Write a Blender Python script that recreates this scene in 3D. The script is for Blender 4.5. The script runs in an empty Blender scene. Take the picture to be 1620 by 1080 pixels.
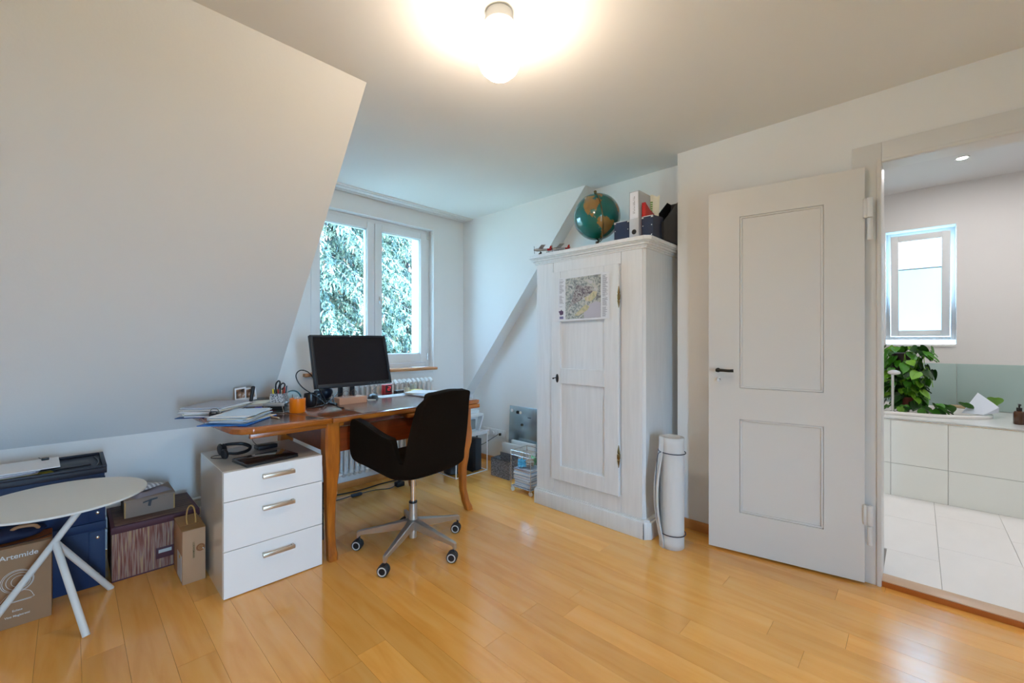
import bpy, bmesh, math, random
from mathutils import Vector, Matrix, Euler
random.seed(7)
S = bpy.context.scene
COL = S.collection
PI = math.pi

# ------------------------------------------------------------------ camera
cam = bpy.data.cameras.new('camera'); camo = bpy.data.objects.new('camera', cam); COL.objects.link(camo)
camo.location = (0, 0, 1.2)
camo.rotation_euler = (PI/2, 0, math.radians(43.8 - 90))
cam.sensor_fit = 'HORIZONTAL'; cam.sensor_width = 36; cam.lens = 36*671/1620
cam.clip_start = .05; cam.clip_end = 300
S.camera = camo
# ------------------------------------------------------------------ view + world
S.view_settings.view_transform = 'Standard'; S.view_settings.look = 'None'
S.view_settings.gamma = 1; S.view_settings.use_curve_mapping = False
S.view_settings.exposure = 0.13
W = bpy.data.worlds.new('sky'); S.world = W; W.use_nodes = True
_n = W.node_tree.nodes; _bg = _n['Background']
_bg.inputs[0].default_value = (.36, .655, 1.0, 1); _bg.inputs[1].default_value = 63.0
S.cycles.max_bounces = 10; S.cycles.diffuse_bounces = 6; S.cycles.glossy_bounces = 4
S.cycles.transmission_bounces = 8; S.cycles.transparent_max_bounces = 8
S.cycles.sample_clamp_indirect = 6

LAMP_EMIT = 66.0
BATH_SPOT_FILL = 17.0

def portal(name, loc, rot, sx, sy):
    l = bpy.data.lights.new(name, 'AREA'); l.shape = 'RECTANGLE'; l.size = sx; l.size_y = sy
    l.cycles.is_portal = True
    o = bpy.data.objects.new(name, l); COL.objects.link(o); o.location = loc; o.rotation_euler = rot
portal('window_portal', (1.855, 3.62, 1.61), (-PI/2, 0, 0), 1.2, 1.4)
portal('bath_window_portal', (5.5, .03, 1.75), (PI/2, 0, PI/2), .6, 1.1)

# ------------------------------------------------------------------ materials
def lin(c):
    c = c/255.
    return c/12.92 if c <= .04045 else ((c+.055)/1.055)**2.4
def rgb(r, g, b): return (lin(r), lin(g), lin(b), 1)
_M = {}
def mat(name, col, rough=.5, metal=0, spec=.5, noise=0, nscale=20, stretch=(1, 1, 1), bump=0, bscale=60, coat=0, emit=None, es=0, alpha=1, trans=0, ior=1.45, sheen=0):
    if name in _M: return _M[name]
    m = bpy.data.materials.new(name); m.use_nodes = True; nt = m.node_tree; b = nt.nodes['Principled BSDF']
    b.inputs['Base Color'].default_value = col; b.inputs['Roughness'].default_value = rough
    b.inputs['Metallic'].default_value = metal; b.inputs['Specular IOR Level'].default_value = spec
    b.inputs['Coat Weight'].default_value = coat; b.inputs['Alpha'].default_value = alpha
    b.inputs['Transmission Weight'].default_value = trans; b.inputs['IOR'].default_value = ior
    b.inputs['Sheen Weight'].default_value = sheen
    if emit: b.inputs['Emission Color'].default_value = emit; b.inputs['Emission Strength'].default_value = es
    if noise or bump:
        tc = nt.nodes.new('ShaderNodeTexCoord'); mp = nt.nodes.new('ShaderNodeMapping'); mp.inputs['Scale'].default_value = stretch
        nt.links.new(tc.outputs['Object'], mp.inputs[0])
    if noise:
        n = nt.nodes.new('ShaderNodeTexNoise'); n.inputs['Scale'].default_value = nscale; n.inputs['Detail'].default_value = 5
        nt.links.new(mp.outputs[0], n.inputs['Vector'])
        mx = nt.nodes.new('ShaderNodeMix'); mx.data_type = 'RGBA'
        lo = [c*(1-noise) for c in col[:3]]+[1]; hi = [min(1, c*(1+noise*.8)) for c in col[:3]]+[1]
        mx.inputs['A'].default_value = lo; mx.inputs['B'].default_value = hi
        nt.links.new(n.outputs['Fac'], mx.inputs['Factor']); nt.links.new(mx.outputs['Result'], b.inputs['Base Color'])
    if bump:
        n2 = nt.nodes.new('ShaderNodeTexNoise'); n2.inputs['Scale'].default_value = bscale; n2.inputs['Detail'].default_value = 4
        nt.links.new(mp.outputs[0], n2.inputs['Vector'])
        bp = nt.nodes.new('ShaderNodeBump'); bp.inputs['Strength'].default_value = bump; bp.inputs['Distance'].default_value = .002
        nt.links.new(n2.outputs['Fac'], bp.inputs['Height']); nt.links.new(bp.outputs[0], b.inputs['Normal'])
    _M[name] = m; return m

def ramp_mat(name, stops, scale=6, stretch=(1, 1, 1), rough=.4, kind='noise', detail=6, dist=0, objrand=0, coat=0, bump=0, rotz=0, spec=.5):
    m = bpy.data.materials.new(name); m.use_nodes = True; nt = m.node_tree; b = nt.nodes['Principled BSDF']
    b.inputs['Roughness'].default_value = rough; b.inputs['Coat Weight'].default_value = coat; b.inputs['Coat Roughness'].default_value = rough*.9; b.inputs['Specular IOR Level'].default_value = spec
    tc = nt.nodes.new('ShaderNodeTexCoord'); mp = nt.nodes.new('ShaderNodeMapping'); mp.inputs['Scale'].default_value = stretch
    mp.inputs['Rotation'].default_value = (0, 0, rotz)
    src = tc.outputs['Object']
    if objrand:
        g = nt.nodes.new('ShaderNodeNewGeometry'); oi = nt.nodes.new('ShaderNodeObjectInfo')
        vm = nt.nodes.new('ShaderNodeVectorMath'); vm.operation = 'MULTIPLY_ADD'
        cb = nt.nodes.new('ShaderNodeCombineXYZ')
        mu = nt.nodes.new('ShaderNodeMath'); mu.operation = 'MULTIPLY'; mu.inputs[1].default_value = 37
        nt.links.new(oi.outputs['Random'], mu.inputs[0])
        for i in range(3): nt.links.new(mu.outputs[0], cb.inputs[i])
        va = nt.nodes.new('ShaderNodeVectorMath'); va.operation = 'ADD'
        nt.links.new(g.outputs['Position'], va.inputs[0]); nt.links.new(cb.outputs[0], va.inputs[1])
        src = va.outputs[0]
    nt.links.new(src, mp.inputs[0])
    if kind == 'noise':
        n = nt.nodes.new('ShaderNodeTexNoise'); n.inputs['Scale'].default_value = scale; n.inputs['Detail'].default_value = detail; n.inputs['Distortion'].default_value = dist
    elif kind == 'wave':
        n = nt.nodes.new('ShaderNodeTexWave'); n.inputs['Scale'].default_value = scale; n.inputs['Distortion'].default_value = dist; n.inputs['Detail'].default_value = detail
    elif kind == 'voronoi':
        n = nt.nodes.new('ShaderNodeTexVoronoi'); n.inputs['Scale'].default_value = scale
    nt.links.new(mp.outputs[0], n.inputs['Vector'])
    r = nt.nodes.new('ShaderNodeValToRGB'); els = r.color_ramp.elements
    while len(els) < len(stops): els.new(.5)
    for e, (p, c) in zip(els, stops): e.position = p; e.color = c
    out = n.outputs['Distance' if kind == 'voronoi' else ('Fac' if kind == 'noise' else 'Fac')]
    nt.links.new(out, r.inputs[0])
    col = r.outputs[0]
    if objrand:
        hs = nt.nodes.new('ShaderNodeHueSaturation')
        mr = nt.nodes.new('ShaderNodeMapRange'); mr.inputs['To Min'].default_value = 1-objrand; mr.inputs['To Max'].default_value = 1+objrand*.55
        nt.links.new(oi.outputs['Random'], mr.inputs['Value']); nt.links.new(mr.outputs[0], hs.inputs['Value'])
        nt.links.new(col, hs.inputs['Color']); col = hs.outputs[0]
    nt.links.new(col, b.inputs['Base Color'])
    if bump:
        bp = nt.nodes.new('ShaderNodeBump'); bp.inputs['Strength'].default_value = bump; bp.inputs['Distance'].default_value = .002
        nt.links.new(out, bp.inputs['Height']); nt.links.new(bp.outputs[0], b.inputs['Normal'])
    _M[name] = m; return m

WALL = mat('wall_paint', (.83, .82, .805, 1), .9, spec=.2, bump=.15, bscale=90)
CEIL = mat('ceiling_paint', (.83, .82, .80, 1), .95, spec=.1)
WHITE = mat('white_lacquer', (.80, .79, .77, 1), .35)
DOORW = mat('door_paint', (.72, .70, .675, 1), .38, bump=.08, bscale=25)
WINW = mat('window_white', (.82, .82, .82, 1), .4)
GLASS = mat('clear_glass', (1, 1, 1, 1), 0, trans=1, ior=1.01, spec=.5)
BLACK = mat('black_plastic', (.012, .012, .014, 1), .4)
DARK = mat('dark_metal', (.03, .028, .027, 1), .4, metal=.6)
CHROME = mat('chrome', (.75, .75, .75, 1), .15, metal=1)
ALU = mat('satin_aluminium', (.50, .48, .45, 1), .38, metal=.85)
BRASS = mat('old_brass', (.20, .13, .05, 1), .4, metal=1)
PAPER = mat('white_paper', (.78, .78, .80, 1), .8)
CREAM = mat('cream_paper', (.74, .68, .55, 1), .8)
NAVY = mat('navy_board', (.010, .028, .085, 1), .55, spec=.4, bump=.2, bscale=300)
KRAFT = mat('kraft_board', (.33, .19, .10, 1), .8, noise=.12, nscale=12)
PINE = ramp_mat('plank_wood', [(.25, rgb(230, 156, 66)), (.5, rgb(241, 172, 84)), (.8, rgb(246, 183, 102))], scale=2.6, stretch=(7, .8, 7), rough=.17, objrand=.13, dist=.5, detail=4, coat=.45)
SKIRT = mat('skirting_wood', rgb(196, 128, 66), .4, noise=.12, nscale=6, stretch=(8, 1, 8))
WOODD = ramp_mat('desk_wood', [(.25, rgb(128, 66, 16)), (.55, rgb(160, 88, 24)), (.8, rgb(184, 108, 36))], scale=4, stretch=(1.2, 10, 10), rough=.26, dist=.8, coat=.25)
WOODL = ramp_mat('desk_leg_wood', [(.25, rgb(140, 72, 14)), (.6, rgb(176, 98, 24)), (.85, rgb(196, 118, 40))], scale=4, stretch=(10, 10, 1.2), rough=.3, dist=.6, coat=.2)
WOODT = ramp_mat('desk_top_veneer', [(.3, rgb(92, 48, 22)), (.6, rgb(116, 62, 28)), (.8, rgb(136, 78, 38))], scale=3, stretch=(1.4, 8, 8), rough=.2, dist=1.2, coat=.4)
WOODP = ramp_mat('desk_panel_veneer', [(.3, rgb(72, 42, 34)), (.7, rgb(96, 58, 44))], scale=3, stretch=(1.4, 8, 8), rough=.2, dist=1.2, coat=.45)
WOODS = ramp_mat('sill_wood', [(.3, rgb(150, 96, 52)), (.7, rgb(190, 134, 84))], scale=4, stretch=(1, 10, 10), rough=.4)

# ------------------------------------------------------------------ geometry helpers
class MB:
    def __init__(s): s.bm = bmesh.new()
    def _x(s, vs, M):
        if M is not None: bmesh.ops.transform(s.bm, matrix=M, verts=vs)
    def _mi(s, fs, mi):
        if mi:
            for f in fs: f.material_index = mi
    def box(s, lo, hi, bev=0, seg=2, M=None, mi=0):
        b = bmesh.new(); bmesh.ops.create_cube(b, size=1)
        d = [hi[i]-lo[i] for i in range(3)]; c = [(hi[i]+lo[i])/2 for i in range(3)]
        for v in b.verts: v.co = Vector((v.co.x*d[0]+c[0], v.co.y*d[1]+c[1], v.co.z*d[2]+c[2]))
        if bev: bmesh.ops.bevel(b, geom=list(b.edges), offset=min(bev, min(abs(x) for x in d)*.49), segments=seg, affect='EDGES', profile=.5)
        return s._join(b, M, mi)
    def _join(s, b, M, mi):
        n0 = len(s.bm.verts); mp = {}
        for v in b.verts: mp[v] = s.bm.verts.new(M @ v.co if M is not None else v.co)
        for f in b.faces:
            try:
                nf = s.bm.faces.new([mp[v] for v in f.verts]); nf.material_index = mi if mi else f.material_index
            except ValueError: pass
        b.free(); return s
    def prism(s, poly, h0, h1, axis='z', bev=0, M=None, mi=0):
        b = bmesh.new()
        def P(p, h): return {'z': (p[0], p[1], h), 'x': (h, p[0], p[1]), 'y': (p[0], h, p[1])}[axis]
        lo = [b.verts.new(P(p, h0)) for p in poly]; hi = [b.verts.new(P(p, h1)) for p in poly]
        n = len(poly); b.faces.new(lo[::-1]); b.faces.new(hi)
        for i in range(n): b.faces.new((lo[i], lo[(i+1) % n], hi[(i+1) % n], hi[i]))
        bmesh.ops.recalc_face_normals(b, faces=b.faces)
        if bev: bmesh.ops.bevel(b, geom=list(b.edges), offset=bev, segments=2, affect='EDGES', profile=.5)
        return s._join(b, M, mi)
    def lathe(s, prof, n=32, c=(0, 0, 0), M=None, mi=0, sx=1, sy=1):
        b = bmesh.new(); rings = []
        for r, z in prof:
            if r < 1e-5: rings.append([b.verts.new((c[0], c[1], c[2]+z))])
            else: rings.append([b.verts.new((c[0]+r*sx*math.cos(2*PI*k/n), c[1]+r*sy*math.sin(2*PI*k/n), c[2]+z)) for k in range(n)])
        for A, B in zip(rings, rings[1:]):
            for k in range(n):
                q = [A[k % len(A)], A[(k+1) % len(A)], B[(k+1) % len(B)], B[k % len(B)]]
                u = []
                for v in q:
                    if v not in u: u.append(v)
                if len(u) > 2:
                    try: b.faces.new(u)
                    except ValueError: pass
        for R in (rings[0], rings[-1]):
            if len(R) > 2:
                try: b.faces.new(R)
                except ValueError: pass
        bmesh.ops.recalc_face_normals(b, faces=b.faces)
        return s._join(b, M, mi)
    def cyl(s, p, q, r, r2=None, n=20, mi=0, bev=0):
        p = Vector(p); q = Vector(q); d = q-p; L = d.length; r2 = r if r2 is None else r2
        M = Matrix.Translation(p) @ d.to_track_quat('Z', 'Y').to_matrix().to_4x4()
        pr = [(0, 0), (r, 0), (r2, L), (0, L)] if not bev else [(0, 0), (r-bev, 0), (r, bev), (r2, L-bev), (r2-bev, L), (0, L)]
        return s.lathe(pr, n, M=M, mi=mi)
    def sphere(s, c, r, n=24, mi=0, sc=(1, 1, 1), M=None):
        b = bmesh.new(); bmesh.ops.create_uvsphere(b, u_segments=n, v_segments=n//2, radius=1)
        for v in b.verts: v.co = Vector((v.co.x*r*sc[0]+c[0], v.co.y*r*sc[1]+c[1], v.co.z*r*sc[2]+c[2]))
        return s._join(b, M, mi)
    def tube(s, pts, r, n=8, mi=0, smooth=True, closed=False):
        pts = [Vector(p) for p in pts]
        if smooth and len(pts) > 2:
            out = []; N = len(pts)
            rng = range(N if closed else N-1)
            for i in rng:
                p0 = pts[(i-1) % N] if closed or i > 0 else pts[0]; p1 = pts[i]; p2 = pts[(i+1) % N]; p3 = pts[(i+2) % N] if closed or i+2 < N else pts[-1]
                for k in range(6):
                    t = k/6; out.append(.5*((2*p1)+(p2-p0)*t+(2*p0-5*p1+4*p2-p3)*t*t+(3*p1-p0-3*p2+p3)*t**3))
            if not closed: out.append(pts[-1])
            pts = out
        b = bmesh.new(); rings = []; N = len(pts); up = None
        for i, p in enumerate(pts):
            a = pts[(i-1) % N] if (closed or i > 0) else p; c = pts[(i+1) % N] if (closed or i < N-1) else p
            t = (c-a).normalized()
            if up is None: up = t.orthogonal().normalized()
            up = (up-t*up.dot(t)).normalized(); w = t.cross(up)
            rr = r(i/(N-1)) if callable(r) else r
            rings.append([b.verts.new(p+up*rr*math.cos(2*PI*k/n)+w*rr*math.sin(2*PI*k/n)) for k in range(n)])
        for i in range(N if closed else N-1):
            A, B = rings[i], rings[(i+1) % N]
            for k in range(n): b.faces.new((A[k], A[(k+1) % n], B[(k+1) % n], B[k]))
        if not closed: b.faces.new(rings[0][::-1]); b.faces.new(rings[-1])
        bmesh.ops.recalc_face_normals(b, faces=b.faces)
        return s._join(b, None, mi)
    def grid(s, fn, nu, nv, mi=0, M=None):
        b = bmesh.new(); V = [[b.verts.new(fn(i/nu, j/nv)) for j in range(nv+1)] for i in range(nu+1)]
        for i in range(nu):
            for j in range(nv): b.faces.new((V[i][j], V[i+1][j], V[i+1][j+1], V[i][j+1]))
        return s._join(b, M, mi)
    def mesh(s, name, mats, smooth=None):
        me = bpy.data.meshes.new(name); s.bm.normal_update(); s.bm.to_mesh(me); s.bm.free()
        for m in (mats if isinstance(mats, (list, tuple)) else [mats]): me.materials.append(m)
        if smooth is not False:
            me.polygons.foreach_set('use_smooth', [True]*len(me.polygons)); 
            try: me.set_sharp_from_angle(angle=math.radians(smooth or 35))
            except Exception: pass
        return me
    def obj(s, name, mats, parent=None, label=None, smooth=None, M=None):
        o = bpy.data.objects.new(name, s.mesh(name, mats, smooth)); COL.objects.link(o)
        if parent: o.parent = parent
        if M is not None: o.matrix_local = M
        if label: o['label'] = label
        return o

def tag(o, label, cat, group=None, kind=None):
    o['label'] = label; o['category'] = cat
    if group: o['group'] = group
    if kind: o['kind'] = kind
    return o
def struct(o, kind='structure'): o['kind'] = kind; return o
def thing(name, label, cat, loc=(0, 0, 0), rz=0, group=None):
    o = bpy.data.objects.new(name, None); COL.objects.link(o); o.empty_display_size = .05
    o.location = loc; o.rotation_euler = (0, 0, rz)
    return tag(o, label, cat, group)
def inst(o, name=None, parent=None, loc=None, rot=None, scale=None):
    c = o.copy(); COL.objects.link(c)
    if name: c.name = name
    if parent is not None: c.parent = parent
    if loc is not None: c.location = loc
    if rot is not None: c.rotation_euler = rot
    if scale is not None: c.scale = scale
    return c
def text(body, size, mat_, parent, M, name='lettering', ext=.0004, align='CENTER', label=None, shear=0):
    cu = bpy.data.curves.new(name, 'FONT'); cu.body = body; cu.size = size; cu.extrude = ext; cu.align_x = align; cu.align_y = 'CENTER'; cu.shear = shear; cu.offset = size*.012
    t = bpy.data.objects.new(name, cu); COL.objects.link(t)
    me = bpy.data.meshes.new_from_object(t); me.materials.clear(); me.materials.append(mat_)
    COL.objects.unlink(t); bpy.data.objects.remove(t)
    o = bpy.data.objects.new(name, me); COL.objects.link(o); o.parent = parent; o.matrix_local = M
    if label: o['label'] = label
    return o
def TR(x, y, z, rz=0, rx=0, ry=0): return Matrix.Translation((x, y, z)) @ Euler((rx, ry, rz)).to_matrix().to_4x4()

# ================================================================== ROOM SHELL
H = 2.43; YW = 3.39; XD = 2.76; XG = 2.94; ZK = .645; YC = 1.893
XL = -1.7; YB = -1.9
# floor
fl = struct(MB().box((XL, YB, -.10), (XG, YW, -.012)).obj('floor', mat('floor_gap', (.10, .05, .02, 1), .7)))
bm = MB().box((0, 0, -1), (1, 1, 0)); pm = bm.mesh('plank', PINE, False)
PITCH = .1215; k0 = math.floor((XL-.03)/PITCH)
k = k0; npl = 0
ends = {12: 1.12, 10: .73, 16: .45, 9: 1.23, 14: .71, 8: 1.0}
while .03+k*PITCH < XG:
    x0 = max(XL, .03+k*PITCH); x1 = min(XG, .03+(k+1)*PITCH)
    if x1-x0 > .01:
        rr = random.Random(100+k); y = YB-rr.random()*1.2
        if k in ends: y = ends[k]-1.35*3
        while y < YW:
            ln = 1.35 if k in ends else rr.uniform(1.0, 1.7)
            a = max(y, YB); b = min(y+ln, YW)
            if b-a > .02:
                o = bpy.data.objects.new('plank', pm); COL.objects.link(o); o.parent = fl
                o.location = (x0+.0004, a+.0004, 0); o.scale = (x1-x0-.0008, b-a-.0008, .0119)
            y += ln
    k += 1
# walls
def wallbox(name, boxes, m=WALL):
    b = MB()
    for lo, hi in boxes: b.box(lo, hi)
    return struct(b.obj(name, m, smooth=False))
WX0, WX1, WZ0, WZ1 = 1.285, 2.44, .955, 2.275
wallbox('wall_window', [((XL, YW, 0), (WX0, YW+.38, H)), ((WX1, YW, 0), (XG+.2, YW+.38, H)), ((WX0, YW, 0), (WX1, YW+.38, WZ0-.025)), ((WX0, YW, WZ1), (WX1, YW+.38, H))])
wallbox('wall_gable', [((XG, 1.142, -.1), (XG+.15, YW, H))])
DY0, DY1, DZ = -.66, .131, 2.076
wallbox('wall_door', [((XD, DY1+.02, -.1), (XG, 1.142, H)), ((XD, YB, -.1), (XG, DY0-.02, H)), ((XD, DY0-.02, DZ+.02), (XG, DY1+.02, H))])
wallbox('wall_back', [((XL, YB-.15, -.1), (-.19, YB, H)), ((.19, YB-.15, -.1), (XG, YB, H)), ((-.19, YB-.15, -.1), (.19, YB, .1)), ((-.19, YB-.15, 1.75), (.19, YB, H))])  # gap left for the added fill window
wallbox('wall_left', [((XL-.15, YB-.15, -.1), (XL, YW+.3, H))])
wallbox('ceiling', [((XL-.15, YB-.15, H), (XG+.15, YW+.38, H+.15))], CEIL)
SL = (H-ZK)/(YW-YC)
b = MB().prism([(YC, H), (YW, ZK), (YW, H)], XL, .976, 'x'); struct(b.obj('wall_slope_left', WALL, smooth=False))
b = MB().prism([(YC, H), (YW, ZK), (YW, H)], 2.81, XG, 'x'); struct(b.obj('wall_slope_right', WALL, smooth=False))
# skirtings
struct(MB().box((.3, YW-.015, 0), (2.94, YW, .052), .003).obj('baseboard_window', SKIRT))
struct(MB().box((XG-.015, 1.15, 0), (XG, YW-.016, .052), .003).obj('baseboard_gable', SKIRT))
struct(MB().box((XD-.015, .235, 0), (XD, 1.142, .062), .003).obj('baseboard_door', SKIRT))
# white heating pipe along the knee wall
pr = MB()
for z in (.12, .19): pr.tube([(XL+.02, YW-.04, z), (1.5, YW-.04, z)], .011, 10, smooth=False)
for x in (.2, 1.1): pr.box((x-.01, YW-.05, .10), (x+.01, YW, .21), .003)
tag(pr.obj('heating_pipe', WHITE), 'pair of thin white heating pipes along the knee wall behind the boxes', 'pipe')
# curtain rail profile set on the ceiling
cr = thing('curtain_rail', 'flat white three-track curtain rail on the ceiling above the window', 'curtain rail', (0, 0, H))
b = MB()
ys = [3.255, 3.320, 3.372]
edges = [3.235]+[v for y in ys for v in (y-.006, y+.006)]+[3.385]
for i in range(0, len(edges), 2): b.box((.98, edges[i], -.012), (2.805, edges[i+1], 0))
b.obj('rail_profile', WHITE, cr)
b = MB()
for y in ys: b.box((.98, y-.006, -.004), (2.80, y+.006, 0))
b.obj('rail_slot', mat('slot_grey', (.03, .03, .035, 1), .6), cr, 'dark track slot')

# ------------------------------------------------------------------ window_1
win = struct(thing('window_1', 'white two-sash casement window', 'window', (0, 3.47, 0)))
del win['label'], win['category']
def frame(b, x0, x1, z0, z1, w, y0, y1, bev=.003, wb=None, wt=None):
    wb = wb or w; wt = wt or w
    b.box((x0, y0, z0), (x0+w, y1, z1), bev); b.box((x1-w, y0, z0), (x1, y1, z1), bev)
    b.box((x0+w, y0, z0), (x1-w, y1, z0+wb), bev); b.box((x0+w, y0, z1-wt), (x1-w, y1, z1), bev)
    return b
frame(MB(), WX0, WX1, WZ0, WZ1, .042, .0, .07).obj('window_frame', WINW, win)
def sash(x0, x1):
    s_ = frame(MB(), x0, x1, 1.0, 2.242, .068, -.012, .05, .005, .085, .06).obj('sash', WINW, win)
    frame(MB(), x0+.066, x1-.066, 1.083, 2.184, .008, .0, .045, .002).obj('glazing_bead', mat('bead_grey', (.60, .62, .62, 1), .5), s_)
    MB().box((x0+.074, .018, 1.09), (x1-.074, .022, 2.178)).obj('pane', GLASS, s_)
    return s_
s1 = sash(1.318, 1.858); s2 = sash(1.862, 2.405)
b = MB().box((1.893, -.022, 1.53), (1.913, -.012, 1.60), .003); b.cyl((1.903, -.022, 1.565), (1.903, -.045, 1.565), .009)
b.box((1.896, -.055, 1.49), (1.910, -.043, 1.575), .004); b.obj('window_handle', CHROME, s2)
b = MB()
for z in (1.02, 2.19): b.cyl((2.409, -.02, z), (2.409, -.02, z+.07), .007)
b.obj('hinge', CHROME, s2)
b = MB(); b.box((1.305, -.03, 1.09), (1.318, -.012, 1.19), .003); b.obj('hinge', WINW, s1)
struct(MB().box((1.23, 3.345, .930), (2.455, 3.47, .955), .004).obj('trim_1', WOODS))
struct(MB().box((1.29, 3.378, .905), (2.43, 3.392, .930), .004).obj('trim_2', WALL))

# ------------------------------------------------------------------ door frame and doorway
cs = MB()
cs.box((XD-.012, DY1, 0), (XD, DY1+.114, 2.176), .003); cs.box((XD-.012, DY0-.114, 0), (XD, DY0, 2.176), .003)
cs.box((XD-.012, DY0, DZ), (XD, DY1, 2.176), .003)
cs.box((XD-.018, DY1+.001, 0), (XD-.010, DY1+.018, DZ+.02), .002); cs.box((XD-.018, DY0, DZ+.001), (XD-.010, DY1, DZ+.018), .002)
struct(cs.obj('door_1', DOORW))
jb = MB(); jb.box((XD, DY1, .0), (XG, DY1+.02, DZ+.02)); jb.box((XD, DY0-.02, 0), (XG, DY0, DZ+.02)); jb.box((XD, DY0, DZ), (2.88, DY1, DZ+.02))
struct(jb.obj('trim_3', DOORW))
struct(MB().box((XD-.004, DY0, -.01), (XD+.012, DY1, .026), .003).obj('trim_4', mat('threshold_edge', rgb(176, 92, 28), .4)))
struct(MB().box((XD-.004, DY0, .0262), (2.845, DY1, .031), .001).obj('trim_5', mat('threshold_top', rgb(214, 180, 150), .3)))

# open door leaf, hinged on the left jamb and folded back to the wall
ang = math.radians(99.956)
dr = thing('panelled_door', 'open white panelled interior door folded back against the wall', 'door', (2.712, .192, 0), ang)
# local: +x along the leaf, +y is the room side (-X world)
DL, DT, Z0_, Z1_ = .706, .04, .012, 2.058
def panelled(b, w, z0, z1, holes, t=.0315, rec=.010):
    xs = sorted({0, w} | {h[0] for h in holes} | {h[1] for h in holes}); zs = sorted({z0, z1} | {h[2] for h in holes} | {h[3] for h in holes})
    for i in range(len(xs)-1):
        for j in range(len(zs)-1):
            if not any(h[0] <= xs[i] < h[1] and h[2] <= zs[j] < h[3] for h in holes):
                b.box((xs[i], -t, zs[j]), (xs[i+1], 0, zs[j+1]))
    return b
holes = [(.163, .546, .234, .762), (.163, .546, .936, 1.904)]
b = panelled(MB(), DL, Z0_, Z1_, holes); bmesh.ops.remove_doubles(b.bm, verts=b.bm.verts, dist=1e-5)
dl = b.obj('door_leaf', DOORW, dr, smooth=False)
for h in holes:
    b = MB().box((h[0], -.026, h[2]), (h[1], -.012, h[3]))
    b.obj('door_panel', DOORW, dr, smooth=False)
    b = MB(); w = .012
    for lo, hi in (((h[0], h[2]), (h[0]+w, h[3])), ((h[1]-w, h[2]), (h[1], h[3])), ((h[0], h[2]), (h[1], h[2]+w)), ((h[0], h[3]-w), (h[1], h[3]))):
        b.box((lo[0], -.014, lo[1]), (hi[0], -.003, hi[1]), .005)
    b.obj('panel_moulding', DOORW, dr)
hb = MB(); hb.cyl((.656, 0, 1.035), (.656, .006, 1.035), .013); hb.cyl((.656, 0, 1.035), (.656, .045, 1.035), .008)
hb.tube([(.662, .042, 1.036), (.63, .046, 1.037), (.60, .044, 1.035), (.573, .040, 1.036)], lambda t: .009-.001*math.sin(PI*t), 12)
hb.obj('door_handle', DARK, dr)
kb = MB(); kb.cyl((.652, 0, .985), (.652, .004, .985), .009); kb.cyl((.652, 0, .985), (.652, .022, .985), .0025); kb.cyl((.652, .022, .978), (.652, .026, .978), .009)
kb.obj('key', CHROME, dr)
for z0, zm, z1 in ((1.695, 1.806, 1.903), (.203, .30, .397)):
    b = MB(); b.cyl((-.018, .010, zm+.001), (-.018, .010, z1), .012, bev=.002); b.box((-.018, -.004, zm+.001), (.006, .012, z1), .002)
    b.cyl((-.018, .010, z0), (-.018, .010, zm-.001), .0105, bev=.004); b.obj('hinge', DOORW, dr)

# ================================================================== BATHROOM
ZB = .03; XT = 4.35; XF = 5.3; HB = 2.57
TILE = mat('floor_tile', (.90, .885, .88, 1), .35, noise=.04, nscale=3)
struct(MB().box((XD+.012, YB, -.10), (XF, 1.3, ZB-.006)).obj('floor_bathroom', mat('grout', (.30, .29, .28, 1), .8)))
fb = bpy.data.objects['floor_bathroom']
tm = MB().box((0, 0, -1), (1, 1, 0)).mesh('tile', TILE, False)
ty = [-1.94, -1.63, -1.32, -1.01, -.70, -.39, -.08, .23, .54, .85, 1.16, 1.3]
for i in range(len(ty)-1):
    off = [3.2, 3.42][i % 2]-.61
    x = off
    while x < XT:
        a = max(x, 2.845); c = min(x+.61, XT)
        y0_, y1_ = max(ty[i], DY0 if a < XG else YB), min(ty[i+1], 1.3)
        if c-a > .01 and y1_-y0_ > .01:
            if a < XG and not (y1_ <= DY1+.1): a = XG
            if a < XG: y1_ = min(y1_, DY1)
            if y1_-y0_ > .01:
                o = bpy.data.objects.new('tile', tm); COL.objects.link(o); o.parent = fb
                o.location = (a+.001, y0_+.001, ZB); o.scale = (c-a-.002, y1_-y0_-.002, .0058)
        x += .61
BW = mat('bath_wall', (.72, .70, .69, 1), .85, spec=.2)
BX0, BX1, BZ0, BZ1 = -.235, .225, 1.175, 2.22   # window niche on the far wall (y, z)
wallbox('wall_bath_far', [((XF, YB, -.1), (XF+.42, BX0, HB)), ((XF, BX1, -.1), (XF+.42, 1.3, HB)), ((XF, BX0, -.1), (XF+.42, BX1, BZ0)), ((XF, BX0, BZ1), (XF+.42, BX1, HB))], BW)
wallbox('wall_bath_left', [((XG+.15, 1.3, -.1), (XF+.42, 1.34, HB))], BW)
wallbox('wall_bath_right', [((XG, YB-.15, -.1), (XF+.42, YB, HB))], BW)
wallbox('wall_bath_near', [((XG, YB, H), (XG+.15, 1.34, HB))], BW)
wallbox('ceiling_bathroom', [((XG, YB-.15, HB), (XF+.42, 1.34, HB+.12))], BW)
# glass splashback
GT = mat('green_glass', (.36, .47, .45, 1), .12, coat=.5)
struct(MB().box((XF-.008, -1.88, .622), (XF, BX0-.003, 1.008), .001).obj('trim_6', GT))
struct(MB().box((XF-.008, BX0, .622), (XF, 1.29, 1.008), .001).obj('trim_7', GT))
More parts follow.
